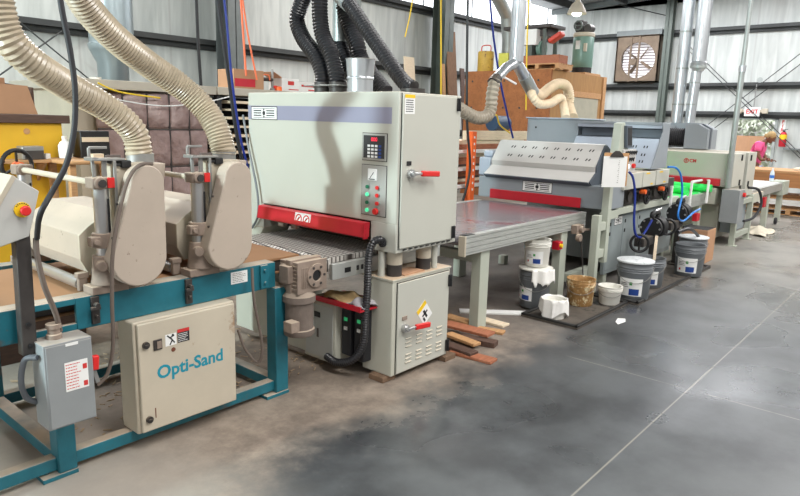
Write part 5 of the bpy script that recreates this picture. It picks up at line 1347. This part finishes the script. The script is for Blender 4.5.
# ================================================================== behind the machines, left
yb = thing('yellow_cabinet', 'large yellow board cabinet with dark plank top at far left', 'cabinet', (1.1, 5.7, 0))
MB().box(.2, 2.11, 5.2, 6.0, .0, 1.50).build('body', M['yellow_paint'], yb, .006)
MB().box(.2, 2.16, 5.17, 6.05, 1.50, 1.56).build('plank_top', M['wood_dark'], yb, .004)
b = MB(); b.cyl((1.86, 5.2, 1.44), (1.86, 5.195, 1.44), .022, n=12); b.build('knob_hole', M['wood'], yb)
ob = thing('cardboard_box', 'open tan cardboard box with sloping flap on the yellow cabinet', 'box', (1.55, 5.6, 1.562))
M1 = Matrix.Translation((1.62, 5.45, 1.562)) @ Matrix.Rotation(.05, 4, 'Z')
b = MB(); b.box(-.5, .4, .0, .5, 0, .03, M1); b.box(-.5, .4, .48, .5, .03, .28, M1); b.box(-.5, -.48, 0, .48, .03, .28, M1); b.build('body', M['pad_brown'], ob)
b = MB(); b.prism([(-.5, .0), (.42, .0), (.36, .21), (-.5, .24)], 'y', -.02, -.012, M1); b.build('front_flap', M['pad_brown'], ob)
b = MB(); b.prism([(.0, .03), (.5, .03), (.5, .24), (.0, .20)], 'x', .40, .41, M1); b.build('side_panel', M['wood_dark'], ob)
b = MB(); b.box(1.2, 1.80, 5.72, 5.96, 1.80, 1.93, Matrix.Translation((1.5, 5.8, 1.85)) @ Matrix.Rotation(.12, 4, 'Y') @ Matrix.Translation((-1.5, -5.8, -1.85))); 
o = b.build('timber_block', M['wood'], None, .01); tag(o, 'rough timber block lying on the open cardboard box', 'timber')
# bracket shelf with grinder
sh = thing('bracket_shelf', 'narrow wooden shelf fixed on the front of the yellow cabinet', 'shelf', (1.75, 5.08, 1.2))
MB().box(1.35, 2.0, 4.98, 5.19, 1.225, 1.245).build('board', M['wood'], sh, .002)
for x in (1.5, 1.9): 
    b = MB(); b.prism([(5.19, 1.08), (5.19, 1.225), (5.02, 1.225)], 'x', x, x+.02); b.build('bracket', M['wood'], sh)
gr = thing('junction_box', 'small grey metal box standing on the narrow shelf', 'box', (1.82, 5.08, 1.246))
b = MB(); b.box(1.76, 1.905, 5.03, 5.14, 1.246, 1.34); b.build('body', M['steel'], gr, .006); b = MB(); b.box(1.775, 1.90, 5.024, 5.03, 1.25, 1.31); b.build('front_plate', M['dark_steel'], gr)
b = MB(); b.box(1.92, 1.955, 5.05, 5.1, 1.246, 1.285); o = b.build('tape_carton', M['white'], None, .002); tag(o, 'tiny white carton beside the grey box on the narrow shelf', 'box')
# little table with bottle and bin, in front of the yellow cabinet
tb = thing('side_table', 'small wooden work table behind the first sanding head', 'table', (2.2, 4.95, 0))
TT = 1.25
MB().box(1.93, 2.42, 4.72, 5.16, TT-.028, TT).build('table_top', M['wood'], tb, .01)
for x in (1.96, 2.34):
    for y in (4.75, 5.08): MB().box(x, x+.045, y, y+.045, 0, TT-.028).build('leg', M['wood'], tb, .003)
MB().box(1.98, 2.36, 4.77, 5.12, .84, .86).build('shelf', M['wood'], tb, .003)
bt = thing('spray_bottle', 'white plastic bottle standing on the small work table', 'bottle', (2.055, 5.04, TT+.001))
b = MB(); b.lathe([(.042, 0), (.046, .008), (.046, .09), (.034, .115), (.016, .128), (.016, .142)], (2.055, 5.04, TT+.001), 20); b.build('body', M['white'], bt, smooth=50)
b = MB(); b.lathe([(.018, .142), (.018, .16)], (2.055, 5.04, TT+.001), 14); b.build('cap', M['pail_white'], bt)
bn = thing('black_bin', 'black open bin with tan rim cloth on the small work table', 'bin', (2.26, 5.06, TT+.001))
b = MB(); b.box(2.15, 2.37, 4.99, 5.14, TT+.001, TT+.20); b.build('body', M['black'], bn, .006)
b = MB(); b.box(2.16, 2.36, 4.982, 4.99, TT+.12, TT+.155); b.build('cloth', M['wood_pale'], bn)
b = MB(); b.box(2.16, 2.24, 4.82, 4.88, TT+.001, TT+.04); o = b.build('carton', M['wood_pale'], None, .002); tag(o, 'small pale carton in front of the black bin', 'box')
b = MB(); b.box(2.05, 2.25, 4.85, 5.05, .861, .93); o = b.build('paint_box', M['blue_white'], None, .006); tag(o, 'white and blue box on the shelf under the small table', 'box')
b = MB(); b.box(1.2, 1.85, 4.4, 4.8, .0, .55); o = b.build('crate', M['wood_dark'], None, .004); tag(o, 'dark wooden crate on the floor behind the cream housings', 'crate')
# quilted enclosure
en = thing('insulated_enclosure', 'round fronted enclosure clad in quilted mauve brown insulation', 'enclosure', (3.4, 6.7, 0))
lump, N, L, bb = node_mat('quilted_insulation')
tc = N.new('ShaderNodeTexCoord'); nz = N.new('ShaderNodeTexNoise'); nz.inputs['Scale'].default_value = 7; nz.inputs['Detail'].default_value = 5; L.new(tc.outputs['Object'], nz.inputs[0])
mx = N.new('ShaderNodeMix'); mx.data_type = 'RGBA'; mx.inputs[6].default_value = S(112, 88, 84); mx.inputs[7].default_value = S(196, 172, 168); L.new(nz.outputs[0], mx.inputs[0]); L.new(mx.outputs[2], bb.inputs['Base Color'])
bb.inputs['Roughness'].default_value = .75
bp_ = N.new('ShaderNodeBump'); bp_.inputs['Strength'].default_value = 1; bp_.inputs['Distance'].default_value = .06; L.new(nz.outputs[0], bp_.inputs['Height']); L.new(bp_.outputs[0], bb.inputs['Normal'])
def arc(u): # front line of the enclosure, u 0..1 from left to right
    x = 2.84+1.12*u; return V((x, 6.28-.17*math.sin(PI*min(1, u*.62+.1)), 0))
NU = 5
for i in range(NU):
    for j, (za, zb) in enumerate(((.25, .68), (.69, 1.06), (1.07, 1.43), (1.44, 1.775))):
        n = 8; vs = []
        for a in range(n+1):
            for c in range(n+1):
                u = (i+(a/n)*.96+.02)/NU; z = za+(zb-za)*c/n
                p = arc(u); q = .045*(math.sin(PI*a/n)*math.sin(PI*c/n))**.5
                vs.append(V((p.x, p.y-q, z)))
        b = MB(); b._faces(vs, [(a*(n+1)+c, (a+1)*(n+1)+c, (a+1)*(n+1)+c+1, a*(n+1)+c+1) for a in range(n) for c in range(n)])
        o = b.build('quilt_panel', lump, en, smooth=80); so = o.modifiers.new('t', 'SOLIDIFY'); so.thickness = .02
for i in range(1, NU):
    p = arc(i/NU); MB().bar((p.x, p.y-.02, .25), (p.x, p.y-.02, 1.78), .016, .016).build('hoop_rod', M['dark_steel'], en)
for z in (.685, 1.065, 1.435): MB().tube([arc(u/12)+V((0, -.02, z)) for u in range(13)], .009, 8).build('hoop_rod', M['dark_steel'], en)
b = MB(); b.box(2.70, 4.02, 6.30, 7.6, 0, 1.80); b.build('carcass', M['cream_clean'], en)
MB().box(2.62, 4.05, 6.06, 7.7, 1.80, 1.885).build('metal_ledge', M['ledge'], en, .004)
for k in range(6): 
    pass
ld = thing('steel_shelf', 'grey steel ledge running behind the sander carrying boxes', 'shelf', (4.9, 6.5, 0))
MB().box(4.07, 5.9, 6.06, 6.9, 1.805, 1.885).build('ledge', M['ledge'], ld, .004)
for x in (4.08, 5.8):
    for y in (6.1, 6.8): MB().box(x, x+.06, y, y+.06, 0, 1.805).build('post', M['black'], ld)
MB().box(4.08, 5.86, 6.84, 6.88, .3, 1.8).build('back_panel', M['black'], ld)
for k, z in enumerate((.55, .68, .82, .95, 1.07, 1.18, 1.27, 1.36, 1.46, 1.55, 1.64, 1.72)):
    x0 = 4.16+.03*(k % 3); b = MB(); b.box(x0, x0+1.5, 6.02+.02*(k % 2), 6.6, z, z+.022+.006*(k % 2)); o = b.build('board', M['wood_pale'], None, .002)
    tag(o, 'pale board in the black rack under the ledge, %s from the top' % ORD[11-k], 'board', 'boards in the rack under the ledge')
def carton(name, x0, x1, y0, y1, z0, z1, m, label, art=None, art_m=None, flap=False, cat='box'):
    t = thing(name, label, cat, ((x0+x1)/2, (y0+y1)/2, z0))
    b = MB(); b.box(x0, x1, y0, y1, z0, z1); b.build('body', m, t, .003)
    Fz = Face('y', y0)
    if art:
        for a in art:
            b = MB(); Fz.box(b, *a, 0, .003); b.build('print', art_m, t)
    if flap:
        b = MB(); b.prism([(z1, x0), (z1+.02, x0), (z1+.06, x0-.12), (z1+.05, x0-.13)], 'y', y0, y1) if 0 else b.prism([(x0, z1), (x0-.12, z1+.06), (x0-.12, z1+.065), (x0, z1+.01)], 'y', y0, y1); b.build('flap', M['pad_brown'], t)
    return t
ZL = 1.886
carton('carton', 4.30, 4.70, 6.1, 6.4, ZL, 2.09, M['pad_brown'], 'brown open carton with red panel at the ledge end', [(4.31, 4.58, ZL+.02, ZL+.105)], M['red'])
carton('carton', 5.0, 5.26, 6.15, 6.4, ZL, 2.035, M['white'], 'white carton with red emblem and open flap on the ledge', [(5.09, 5.18, ZL+.075, ZL+.12), (5.10, 5.25, ZL+.02, ZL+.03)], M['red_ink'], flap=True)
carton('carton', 5.28, 5.64, 6.2, 6.45, ZL, 2.015, M['white'], 'longer white carton with red print beside the flapped carton', [(5.34, 5.60, ZL+.07, ZL+.095), (5.45, 5.58, ZL+.025, ZL+.04)], M['red_ink'])
t = thing('air_tool', 'small upright air tool with orange hose on the ledge', 'tool', (4.86, 6.15, ZL))
b = MB(); b.lathe([(.03, 0), (.03, .02), (.014, .03), (.014, .22), (.01, .24)], (4.86, 6.15, ZL), 12); b.build('shaft', M['steel'], t)
b = MB(); b.cyl((4.72, 6.15, ZL+.12), (4.86, 6.15, ZL+.12), .022, n=12); b.build('grip', M['dark_steel'], t)
b = MB(); b.tube(catmull([(4.66, 6.12, ZL+.01), (4.67, 6.12, ZL+.10), (4.70, 6.12, ZL+.16), (4.78, 6.12, ZL+.165), (4.80, 6.12, ZL+.11)], 8), .008, 8); b.build('hose', M['orange_cable'], t)
b = MB(); b.lathe([(.035, 0), (.035, .04), (.02, .05)], (4.93, 6.12, ZL), 14); o = b.build('tape_roll', M['orange']); tag(o, 'orange tape roll between the air tool and white carton', 'tape')
b = MB(); b.lathe([(.03, 0), (.03, .05), (.02, .06)], (4.94, 6.2, ZL), 14); o = b.build('red_cap', M['red_plastic']); tag(o, 'small red cap behind the orange tape roll', 'cap')
# big round duct going up behind the enclosure
dd = thing('silver_duct', 'wide galvanised duct standing on a tapered base behind the tan hose', 'duct', (4.14, 8.5, 0))
b = MB(); b.cyl((4.14, 8.5, 2.42), (4.14, 8.5, 5.15), .27, n=32); b.build('pipe', M['duct_blue'], dd)
b = MB(); b.lathe([(.19, 0), (.19, 2.2), (.27, 2.36), (.285, 2.40), (.285, 2.44), (.27, 2.45)], (4.14, 8.5, 0), 32); b.build('tapered_base', M['duct_blue'], dd)
b = MB(); b.box(4.52, 4.78, YW-.12, YW-.002, 2.35, 2.62) if 0 else b.box(5.0, 5.32, YW-.14, YW-.002, 2.35, 2.58); o = b.build('wall_box', M['galv_dull'], None, .006); tag(o, 'grey electrical box on the left wall beside the silver duct', 'box')
c = at(95, 73, Y=7.5); b = MB(); b.lathe([(.06, 0), (.06, .16), (.065, .17)], (c.x, c.y, 1.80), 16); o = b.build('white_tub', M['pail_white']); tag(o, 'white tub on the ledge under the silver duct', 'tub')
# leads hanging from the roof
def lead(name, pts, r, m, label, cat='cable', group=None, top=None):
    if top: pts = [(pts[0].x, pts[0].y, top)]+pts
    o = MB().tube(catmull(pts, 8), r, 8).build(name, m); return tag(o, label, cat, group)
A = lambda Y, *l: [at(x, y, Y=Y) for x, y in l]
lead('hanging_cable', A(7.5, (196, -12), (198, 40), (201, 86)), .02, M['black'], 'thick black cable hanging left of the grey wall column')
lead('hanging_cable', A(5.6, (216, -12), (221, 25), (229, 80), (236, 130), (243, 166)), .019, M['rubber'], 'black cable slanting down beside the blue hose')
lead('hanging_hose', A(5.5, (223, -12), (227, 25), (232, 80), (240, 135), (248, 168)), .0125, M['blue_hose'], 'thin blue air hose slanting down before the wall column', 'hose')
lead('hanging_hose', A(6.1, (240, -12), (243, 30), (246, 76)), .012, M['orange_cable'], 'left strand of orange air hose hanging to the ledge carton', 'hose')
lead('hanging_hose', A(6.05, (241, -12), (248, 35), (257, 80)), .010, M['orange_cable'], 'right strand of orange air hose slanting to the ledge', 'hose')
lead('wire', A(6.0, (75, 86), (110, 98), (165, 106), (210, 101), (232, 96)), .006, M['white'], 'thin white wire sagging across the quilted enclosure', 'wire')
lead('wire', A(6.02, (98, 83), (120, 92), (160, 98)), .008, M['yellow_cable'], 'yellow cord lying along the ledge above the quilting', 'wire')
lead('hanging_cable', A(9.5, (441, -12), (441, 40), (441, 98)), .02, M['yellow_cable'], 'yellow hose hanging along the dark wall column')
lead('hanging_cable', A(9.6, (414, -10), (410, 15), (405, 37)), .014, M['yellow_cable'], 'short yellow cord with weight hanging above the black hose')
lead('hanging_cable', A(4.2, (468, -12), (467, 60), (467, 120), (470, 165), (466, 190), (461, 206)), .014, M['black'], 'long black cable hanging between the cream sander and orange post')
lead('hanging_hose', A(4.6, (489, -12), (494, 40), (502, 90), (513, 138)), .0135, M['blue_hose'], 'blue air hose slanting down to the coating machine hood', 'hose')
lead('hanging_cable', A(6.2, (529, -12), (527, 45), (526, 110)), .012, M['yellow_cable'], 'yellow cord hanging before the chipboard room corner')
lead('hanging_pole', A(9, (530, -12), (528, 60)), .02, M['galv_dull'], 'thin grey pipe dropping behind the yellow cord', 'pipe')
lead('wire', A(4.6, (462, 106), (478, 118), (488, 121), (496, 115), (500, 125), (510, 133)), .010, M['yellow_cable'], 'looping yellow cord under the ribbed hose', 'wire')

# ================================================================== chipboard room with machines on top
rm = thing('chipboard_room', 'big chipboard walled booth with flat roof at the back', 'booth', (13.5, 8, 0))
RX, RY0, RZ = 12.0, 6.42, 2.66
MB().box(RX, RX+.05, RY0, 8.5, 0, RZ).build('front_wall', M['osb'], rm, .004)
MB().box(RX+.05, 14.45, RY0, RY0+.05, 0, RZ).build('side_wall', M['osb_l'], rm, .004)
MB().box(RX+.05, 14.45, 8.45, 8.5, 0, RZ).build('side_wall', M['osb_l'], rm)
MB().box(RX+.05, 14.45, RY0+.05, 8.45, RZ-.05, RZ).build('roof', M['osb_l'], rm)
MB().box(14.40, 14.55, RY0-.04, RY0+.12, 0, RZ).build('corner_post', M['wood'], rm, .004)
MB().box(12.75, 14.2, RY0-.03, RY0-.001, .3, 2.16).build('plastic_curtain', mat('clouded_curtain', S(172, 168, 150), .5, var=.08), rm)
MB().box(12.6, 14.3, RY0-.05, RY0-.001, 2.16, 2.28).build('curtain_rail', M['wood'], rm, .004)
for k in range(5): 
    for z in (1.9, 2.45):
        b = MB(); b.cyl((RX, 6.7+k*.4, z), (RX-.006, 6.7+k*.4, z), .022, n=8); b.build('nail_plate', M['dark_steel'], rm)
# pallet, crate and tank on that roof
pallet(13.05, 7.35, RZ+.002, .62, 1.3, 'wooden pallet on the booth roof under the old machine', 'wood', None)
c = at(577, 66, X=13.9)
tk = thing('air_compressor', 'green vertical tank air compressor standing on the booth roof', 'compressor', (13.9, 6.75, RZ))
zc = RZ+.05; cy0 = at(583, 50, X=13.9).y
MB().box(13.5, 14.3, cy0-.28, cy0+.28, RZ, RZ+.045).build('base_board', M['wood'], tk, .003)
b = MB(); b.lathe([(.11, zc+.06), (.20, zc+.09), (.225, zc+.14), (.225, zc+.74), (.20, zc+.80), (.1, zc+.85)], (13.9, cy0, 0), 30); b.build('tank', M['tank_green'], tk, smooth=50)
b = MB(); b.lathe([(.215, zc-.003), (.215, zc+.13)], (13.9, cy0, 0), 24, cap=False); b.build('skirt', M['black'], tk)
b = MB(); b.lathe([(.22, zc+.77), (.235, zc+.79), (.235, zc+.84), (.22, zc+.86)], (13.9, cy0, 0), 26); b.build('top_plate', M['cream_clean'], tk)
b = MB(); b.box(13.78, 14.0, cy0-.0, cy0+.15, zc+.86, zc+1.12)
for k in range(5): b.box(13.77, 14.02, cy0-.01, cy0+.16, zc+.90+k*.045, zc+.92+k*.045)
b.build('pump_head', M['dark_steel'], tk, .004)
b = MB(); b.cyl((13.8, cy0-.11, zc+.95), (14.02, cy0-.11, zc+.95), .085, n=18); b.build('motor', M['dark_steel'], tk)
b = MB(); b.ring((13.74, cy0+.07, zc+1.0), (-1, 0, 0), .075, .105, .03, 24); b.bar((13.725, cy0-.03, zc+1.0), (13.725, cy0+.17, zc+1.0), .02, .02); b.build('flywheel', M['steel_green'], tk)
b = MB(); b.box(13.665, 13.677, cy0-.03, cy0+.07, zc+.50, zc+.68); b.build('label', M['white'], tk)
b = MB(); b.box(13.68, 13.74, cy0-.17, cy0-.11, zc+.45, zc+.62); b.build('gauge_panel', M['cream_clean'], tk)
# the old machine with red belt cover
om = thing('old_machine', 'dark old woodworking machine with sloping red belt cover on the booth roof', 'machine', (13.2, 7.0, RZ+.13))
zz = RZ+.124
for (x, y) in ((12.72, 7.0), (12.72, 7.6), (13.2, 7.0), (13.2, 7.6)): MB().box(x, x+.07, y, y+.07, zz, zz+.78).build('leg', M['steel_green'], om, .003)
MB().box(12.65, 13.3, 6.85, 8.0, zz+.78, zz+.85).build('table', M['dark_steel'], om, .006)
b = MB(); b.box(12.75, 13.2, 7.0, 7.6, zz+.62, zz+.78); b.build('underframe', M['dark_steel'], om, .006)
b = MB(); p0, p1 = at(550, 42, X=12.55), at(563, 33, X=12.55); b.bar(p0, p1, .10, .20, (1, 0, 0)); b.build('belt_cover', M['red_cover'], om, .03)
b = MB(); b.cyl((12.95, 7.15, zz+.25), (12.95, 7.5, zz+.25), .14, n=20); b.build('motor', M['steel_green'], om, .01)
b = MB(); b.cyl((12.85, 7.1, zz+.38), (12.85, 7.2, zz+.38), .16, n=24); b.build('pulley', M['tank_green'], om)
q = at(530, 38, X=12.6); b = MB(); b.box(12.6, 12.8, q.y-.15, q.y+.2, q.z-.14, q.z+.18); b.build('switch_box', M['white'], om, .006)
b = MB(); b.box(12.62, 12.8, q.y-.05, q.y+.1, zz-.003, q.z-.14); b.build('switch_post', M['steel_green'], om)
q = at(540, 60, X=12.25)
cr = thing('wooden_crate', 'low brown wooden crate in front of the old machine', 'crate', (12.3, q.y, RZ))
y0, y1 = at(560, 60, X=12.2).y, at(521, 60, X=12.2).y
for a in ((12.15, 12.18, y0, y1), (12.5, 12.53, y0, y1)): MB().box(*a, RZ+.125, RZ+.29).build('side_board', M['wood_red'], cr, .003)
for a in ((12.18, 12.5, y0, y0+.03), (12.18, 12.5, y1-.03, y1)): MB().box(*a, RZ+.125, RZ+.29).build('end_board', M['wood_red'], cr, .003)
MB().box(12.18, 12.5, y0+.03, y1-.03, RZ+.125, RZ+.14).build('floor_board', M['wood_red'], cr)
pallet(12.38, (y0+y1)/2, RZ+.002, .6, y1-y0+.1, 'wooden pallet on the booth roof under the brown crate')
q = at(484, 70, X=12.3)
dr_ = thing('rusty_drum', 'yellow rusty drum with bail handle on the booth roof', 'drum', (12.4, q.y, RZ))
b = MB(); b.lathe([(.17, RZ+.0), (.175, RZ+.02), (.175, RZ+.42), (.165, RZ+.44)], (12.35, q.y, 0), 24); b.build('body', mat('rusty_yellow', S(184, 150, 62), .6, var=.2, wear=S(98, 60, 34), wamt=.5, wscale=7), dr_)
b = MB(); b.tube(catmull([(12.35, q.y-.12, RZ+.44), (12.35, q.y-.1, RZ+.56), (12.35, q.y+.1, RZ+.56), (12.35, q.y+.12, RZ+.44)], 8), .012, 8); b.build('handle', M['red_cover'], dr_)
q = at(503, 60, X=12.4); b = MB(); b.box(12.4, 12.6, q.y-.12, q.y+.12, RZ+.001, RZ+.40); o = b.build('yellow_can', M['yellow_green'], None, .01); tag(o, 'tall yellow green can beside the rusty drum', 'can')
# pendant lamp
q = at(577, 10, X=13.0)
lp = thing('pendant_lamp', 'tan bell shaped pendant lamp, lit, above the air compressor', 'lamp', q)
b = MB(); b.lathe([(.20, -.08), (.18, -.02), (.12, .10), (.055, .17), (.05, .22), (.02, .24)], q, 28, cap=False); o = b.build('shade', M['cream_clean'], lp, smooth=50); so = o.modifiers.new('t', 'SOLIDIFY'); so.thickness = .006
b = MB(); b.sphere(q+V((0, 0, -.07)), (.10, .10, .06), 16); b.build('bulb', mat('lit_bulb', S(236, 255, 240), .4, emit=6), lp)
b = MB(); b.cyl(q+V((0, 0, .27)), (q.x, q.y, 5.2), .012, n=8); b.build('cord', M['black'], lp)
# galvanised drop duct with branches and hoses into the coating machine
Yd = 4.2
gd = thing('branch_duct', 'galvanised drop duct with a wye branch over the coating machine', 'duct', at(513, 62, Y=Yd))
D = lambda x, y, dy=0: at(x, y, Y=Yd+dy)
p = D(516, 62); b = MB(); b.cyl((p.x, p.y, p.z), (p.x, p.y, 5.3), .085, n=24); b.build('drop_pipe', M['galv'], gd)
b = MB(); b.tube([p+V((0, 0, .0)), D(506, 68), D(496, 79)], .06, 18); b.tube([p, D(524, 76), D(531, 90)], .07, 18); b.build('wye', M['galv'], gd)
b = MB(); b.cyl(D(497, 78), D(493, 83), .068, n=18); b.build('clamp_ring', M['dark_steel'], gd)
b = MB(); b.bar(D(502, 76), D(516, 84), .02, .02); b.build('blast_gate', M['white'], gd)
b = MB(); b.cyl(D(524, 76), D(533, 93), .08, n=18); b.build('branch_collar', M['galv_dull'], gd)
def hz(pts, r, m, label, pitch=.03):
    o = MB().hose(pts, r, pitch, .16, 16).build('flexible_hose', m); return tag(o, label, 'hose')
hz([D(495, 80), D(492, 95), D(491, 108), D(487, 116), D(478, 118), D(468, 114), D(458, 108), D(446, 104)], .075, M['hose_grey'], 'grey ribbed hose hanging from the left branch of the wye duct', .055)
hz([D(531, 90), D(540, 95), D(550, 88), D(558, 84), D(566, 86), D(569, 95), D(569, 106), (8.05, 3.95, 1.675)], .07, M['hose_cream'], 'cream flexible hose looping highest into the grey back cabinet')
hz([D(531, 91), D(533, 97, -.1), D(540, 104, -.15), D(551, 103, -.15), D(560, 98, -.15), D(563, 103, -.15), (7.75, 3.9, 1.675)], .055, M['hose_cream'], 'smaller cream flexible hose looping below the first one')
t2 = duct('spiral_duct', [V((at(509, 40, Y=8.6).x, 8.6, RZ+.002)), at(509, 40, Y=8.6), at(507, 15, Y=8.6), at(498, -3, Y=8.5), at(490, -14, Y=8.4)], .16, 'older dull duct bending to the left behind the wye duct', m='galv_dull')
# lumber rack with orange upright, behind the belt conveyor
orx = at(471, 160, Y=4.9)
pr = thing('orange_rack', 'orange perforated steel rack upright with pale arms', 'rack', (orx.x, 4.9, 0))
b = MB(); b.box(orx.x-.05, orx.x+.05, 4.86, 4.94, 0, 1.47); u_ = b.build('upright', M['orange'], pr, .004)
for k in range(9): MB().box(orx.x-.01, orx.x+.01, 4.855, 4.86, .70+k*.085, .73+k*.085).build('slot', M['white'], u_)
b = MB(); b.bar((orx.x-.02, 4.9, .03), (orx.x-.5, 4.9, .75), .05, .04); b.build('diagonal_brace', M['orange'], pr)
for z in (.72, .95, 1.18): MB().box(orx.x-1.7, orx.x+2.2, 5.0, 5.06, z, z+.045).build('white_beam', M['white'], pr, .003)
for x in (orx.x-1.65, orx.x+2.1):
    MB().box(x, x+.06, 5.0, 5.06, 0, 1.4).build('back_post', M['orange'], pr)
MB().box(orx.x-1.6, orx.x+2.1, 5.061, 5.75, .70, .718).build('deck', M['wood_dark'], pr)
rr = random.Random(4)
zl = .72; k = 0
while zl < 1.31:
    h_b = rr.choice((.03, .04, .05)); b = MB(); xo = rr.uniform(-.2, .25); b.box(orx.x-1.2+xo, orx.x+1.75+xo*.6, 5.10, 5.4+rr.uniform(0, .3), zl, zl+h_b)
    o = b.build('lumber_board', (M['wood_red'], M['wood_red'], M['wood_pale'], M['wood_dark'])[k % 4], None, .003)
    tag(o, 'rough sawn board in the reddish stack behind the orange upright, %s from the bottom' % ORD[k], 'board', 'boards in the reddish stack'); zl += h_b+.001; k += 1
b = MB(); q = at(505, 130, Y=4.75); b.box(7.0, 8.5, 4.7, 4.75, 1.28, 1.5) if 0 else b.box(orx.x+.12, orx.x+1.75, 5.08, 5.14, zl+.002, zl+.13)
o = b.build('pale_panel', M['wood_pale'], None, .003); tag(o, 'long pale panel on edge on top of the reddish board stack', 'board')
bl = thing('electric_motor', 'dark blue round motor behind the pale panel', 'motor', (8.6, 5.3, zl))
q = at(497, 122, Y=5.6); b = MB(); b.cyl((q.x-.15, 5.6, q.z-.02), (q.x+.25, 5.6, q.z-.02), .12, n=22); b.build('casing', M['blue_motor'], bl, .01)
b = MB(); b.box(q.x-.1, q.x+.2, 5.52, 5.68, zl+.001, q.z-.1); b.build('mount', M['dark_steel'], bl)
# planks leaning on the left wall by the dark column
def lean(x0, x1, ztop, m, label, w=.03, y0=9.5):
    b = MB(); Mx = Matrix.Translation(((x0+x1)/2, y0, 0)) @ Matrix.Rotation(-.10, 4, 'X'); b.box(-(x1-x0)/2, (x1-x0)/2, -w/2, w/2, .01, ztop, Mx)
    o = b.build('leaning_plank', m, None, .003); return tag(o, label, 'plank')
q0, q1 = at(414, 60, Y=9.5), at(424, 60, Y=9.5); lean(q0.x, q1.x, 3.0, M['wood_pale'], 'pale pink plank leaning on the wall left of the dark column')
q0, q1 = at(451, 70, Y=9.5), at(454, 70, Y=9.5); lean(q0.x, q1.x, 2.95, M['wood'], 'thin tan stick leaning on the wall right of the dark column')
q0, q1 = at(457, 60, Y=9.5), at(466, 60, Y=9.5); lean(q0.x, q1.x, 3.75, M['wood_brown'], 'tall rough brown plank leaning by the chipboard booth')
q0, q1 = at(466, 70, Y=9.6), at(470, 70, Y=9.6); lean(q0.x, q1.x, 2.9, M['wood_dark'], 'dark plank standing against the side of the chipboard booth')
# offcuts on the floor between sander and conveyor leg
def off(c, L_, w, h, rz, m, label):
    b = MB(); Mx = Matrix.Translation(c) @ Matrix.Rotation(rz, 4, 'Z'); b.box(-L_/2, L_/2, -w/2, w/2, 0, h, Mx); o = b.build('wood_offcut', m, None, .003); return tag(o, label, 'offcut', 'wood offcuts by the sander')
for k, (e0, e1, w, h, z, m, lab) in enumerate((
    ((452, 352), (494, 363), .10, .02, .001, 'wood_red', 'bottom front wood offcut nearest the aisle beside the sander'),
    ((440, 346), (474, 358), .09, .02, .022, 'wood_dark', 'short dark offcut under the front strips beside the sander'),
    ((448, 338), (477, 349), .08, .022, .022, 'wood', 'light tan strip lying over the front offcuts by the sander'),
    ((444, 330), (491, 342), .12, .022, .046, 'wood_red', 'long reddish board highest in the offcut heap'),
    ((460, 340), (496, 347), .09, .04, .001, 'wood_dark', 'dark brown offcut end poking out right of the heap'),
    ((474, 329), (504, 334), .08, .02, .001, 'wood', 'tan offcut behind the conveyor leg base, lower one'),
    ((480, 320), (506, 327), .10, .02, .001, 'wood_pale', 'pale offcut behind the conveyor leg base, upper one'),
    ((446, 318), (472, 326), .10, .03, .001, 'wood', 'tan board lying deep between the sander and conveyor leg'))):
    a, c = at(*e0, Z=0), at(*e1, Z=0); d = c-a; mid = (a+c)/2
    off(V((mid.x, mid.y, z)), d.length, w, h, math.atan2(d.y, d.x), M[m], lab)
q = at(503, 318, Z=0); b = MB(); b.box(-.34, .34, -.05, .05, 0, .012, Matrix.Translation((q.x+.1, q.y+.1, .001)) @ Matrix.Rotation(-.9, 4, 'Z')); o = b.build('white_strip', M['white']); tag(o, 'white laminate strip on the floor behind the conveyor leg', 'strip')
q = at(620, 322, Z=0); b = MB()
vs = [V((q.x+x, q.y+y, z)) for x, y, z in ((-.09, -.02, .002), (0, -.045, .012), (.11, 0, .003), (.02, .03, .02), (-.05, .02, .006))]
b._faces(vs, [(0, 1, 2, 3, 4)]); o = b.build('paper_scrap', M['white'], None, smooth=0); so = o.modifiers.new('t', 'SOLIDIFY'); so.thickness = .002; so.offset = 1; tag(o, 'torn white paper scrap lying on the dark floor before the mats', 'scrap')
# blank off the aisle beyond: sawdust heap under the brush sander
rr = random.Random(11); b = MB()
for k in range(300):
    x, y = rr.uniform(1.25, 2.9), rr.uniform(2.95, 4.2); a = rr.uniform(0, PI); l_ = rr.uniform(.008, .028); w_ = rr.uniform(.002, .005)
    b.box(-l_, l_, -w_, w_, 0, .003, Matrix.Translation((x, y, .001+rr.uniform(0, .012))) @ Matrix.Rotation(a, 4, 'Z') @ Matrix.Rotation(rr.uniform(-.2, .2), 4, 'Y'))
o = b.build('wood_shavings', M['chips'], smooth=0); tag(o, 'loose wood chips scattered on the floor under the brush sander', 'wood chips', kind='stuff')
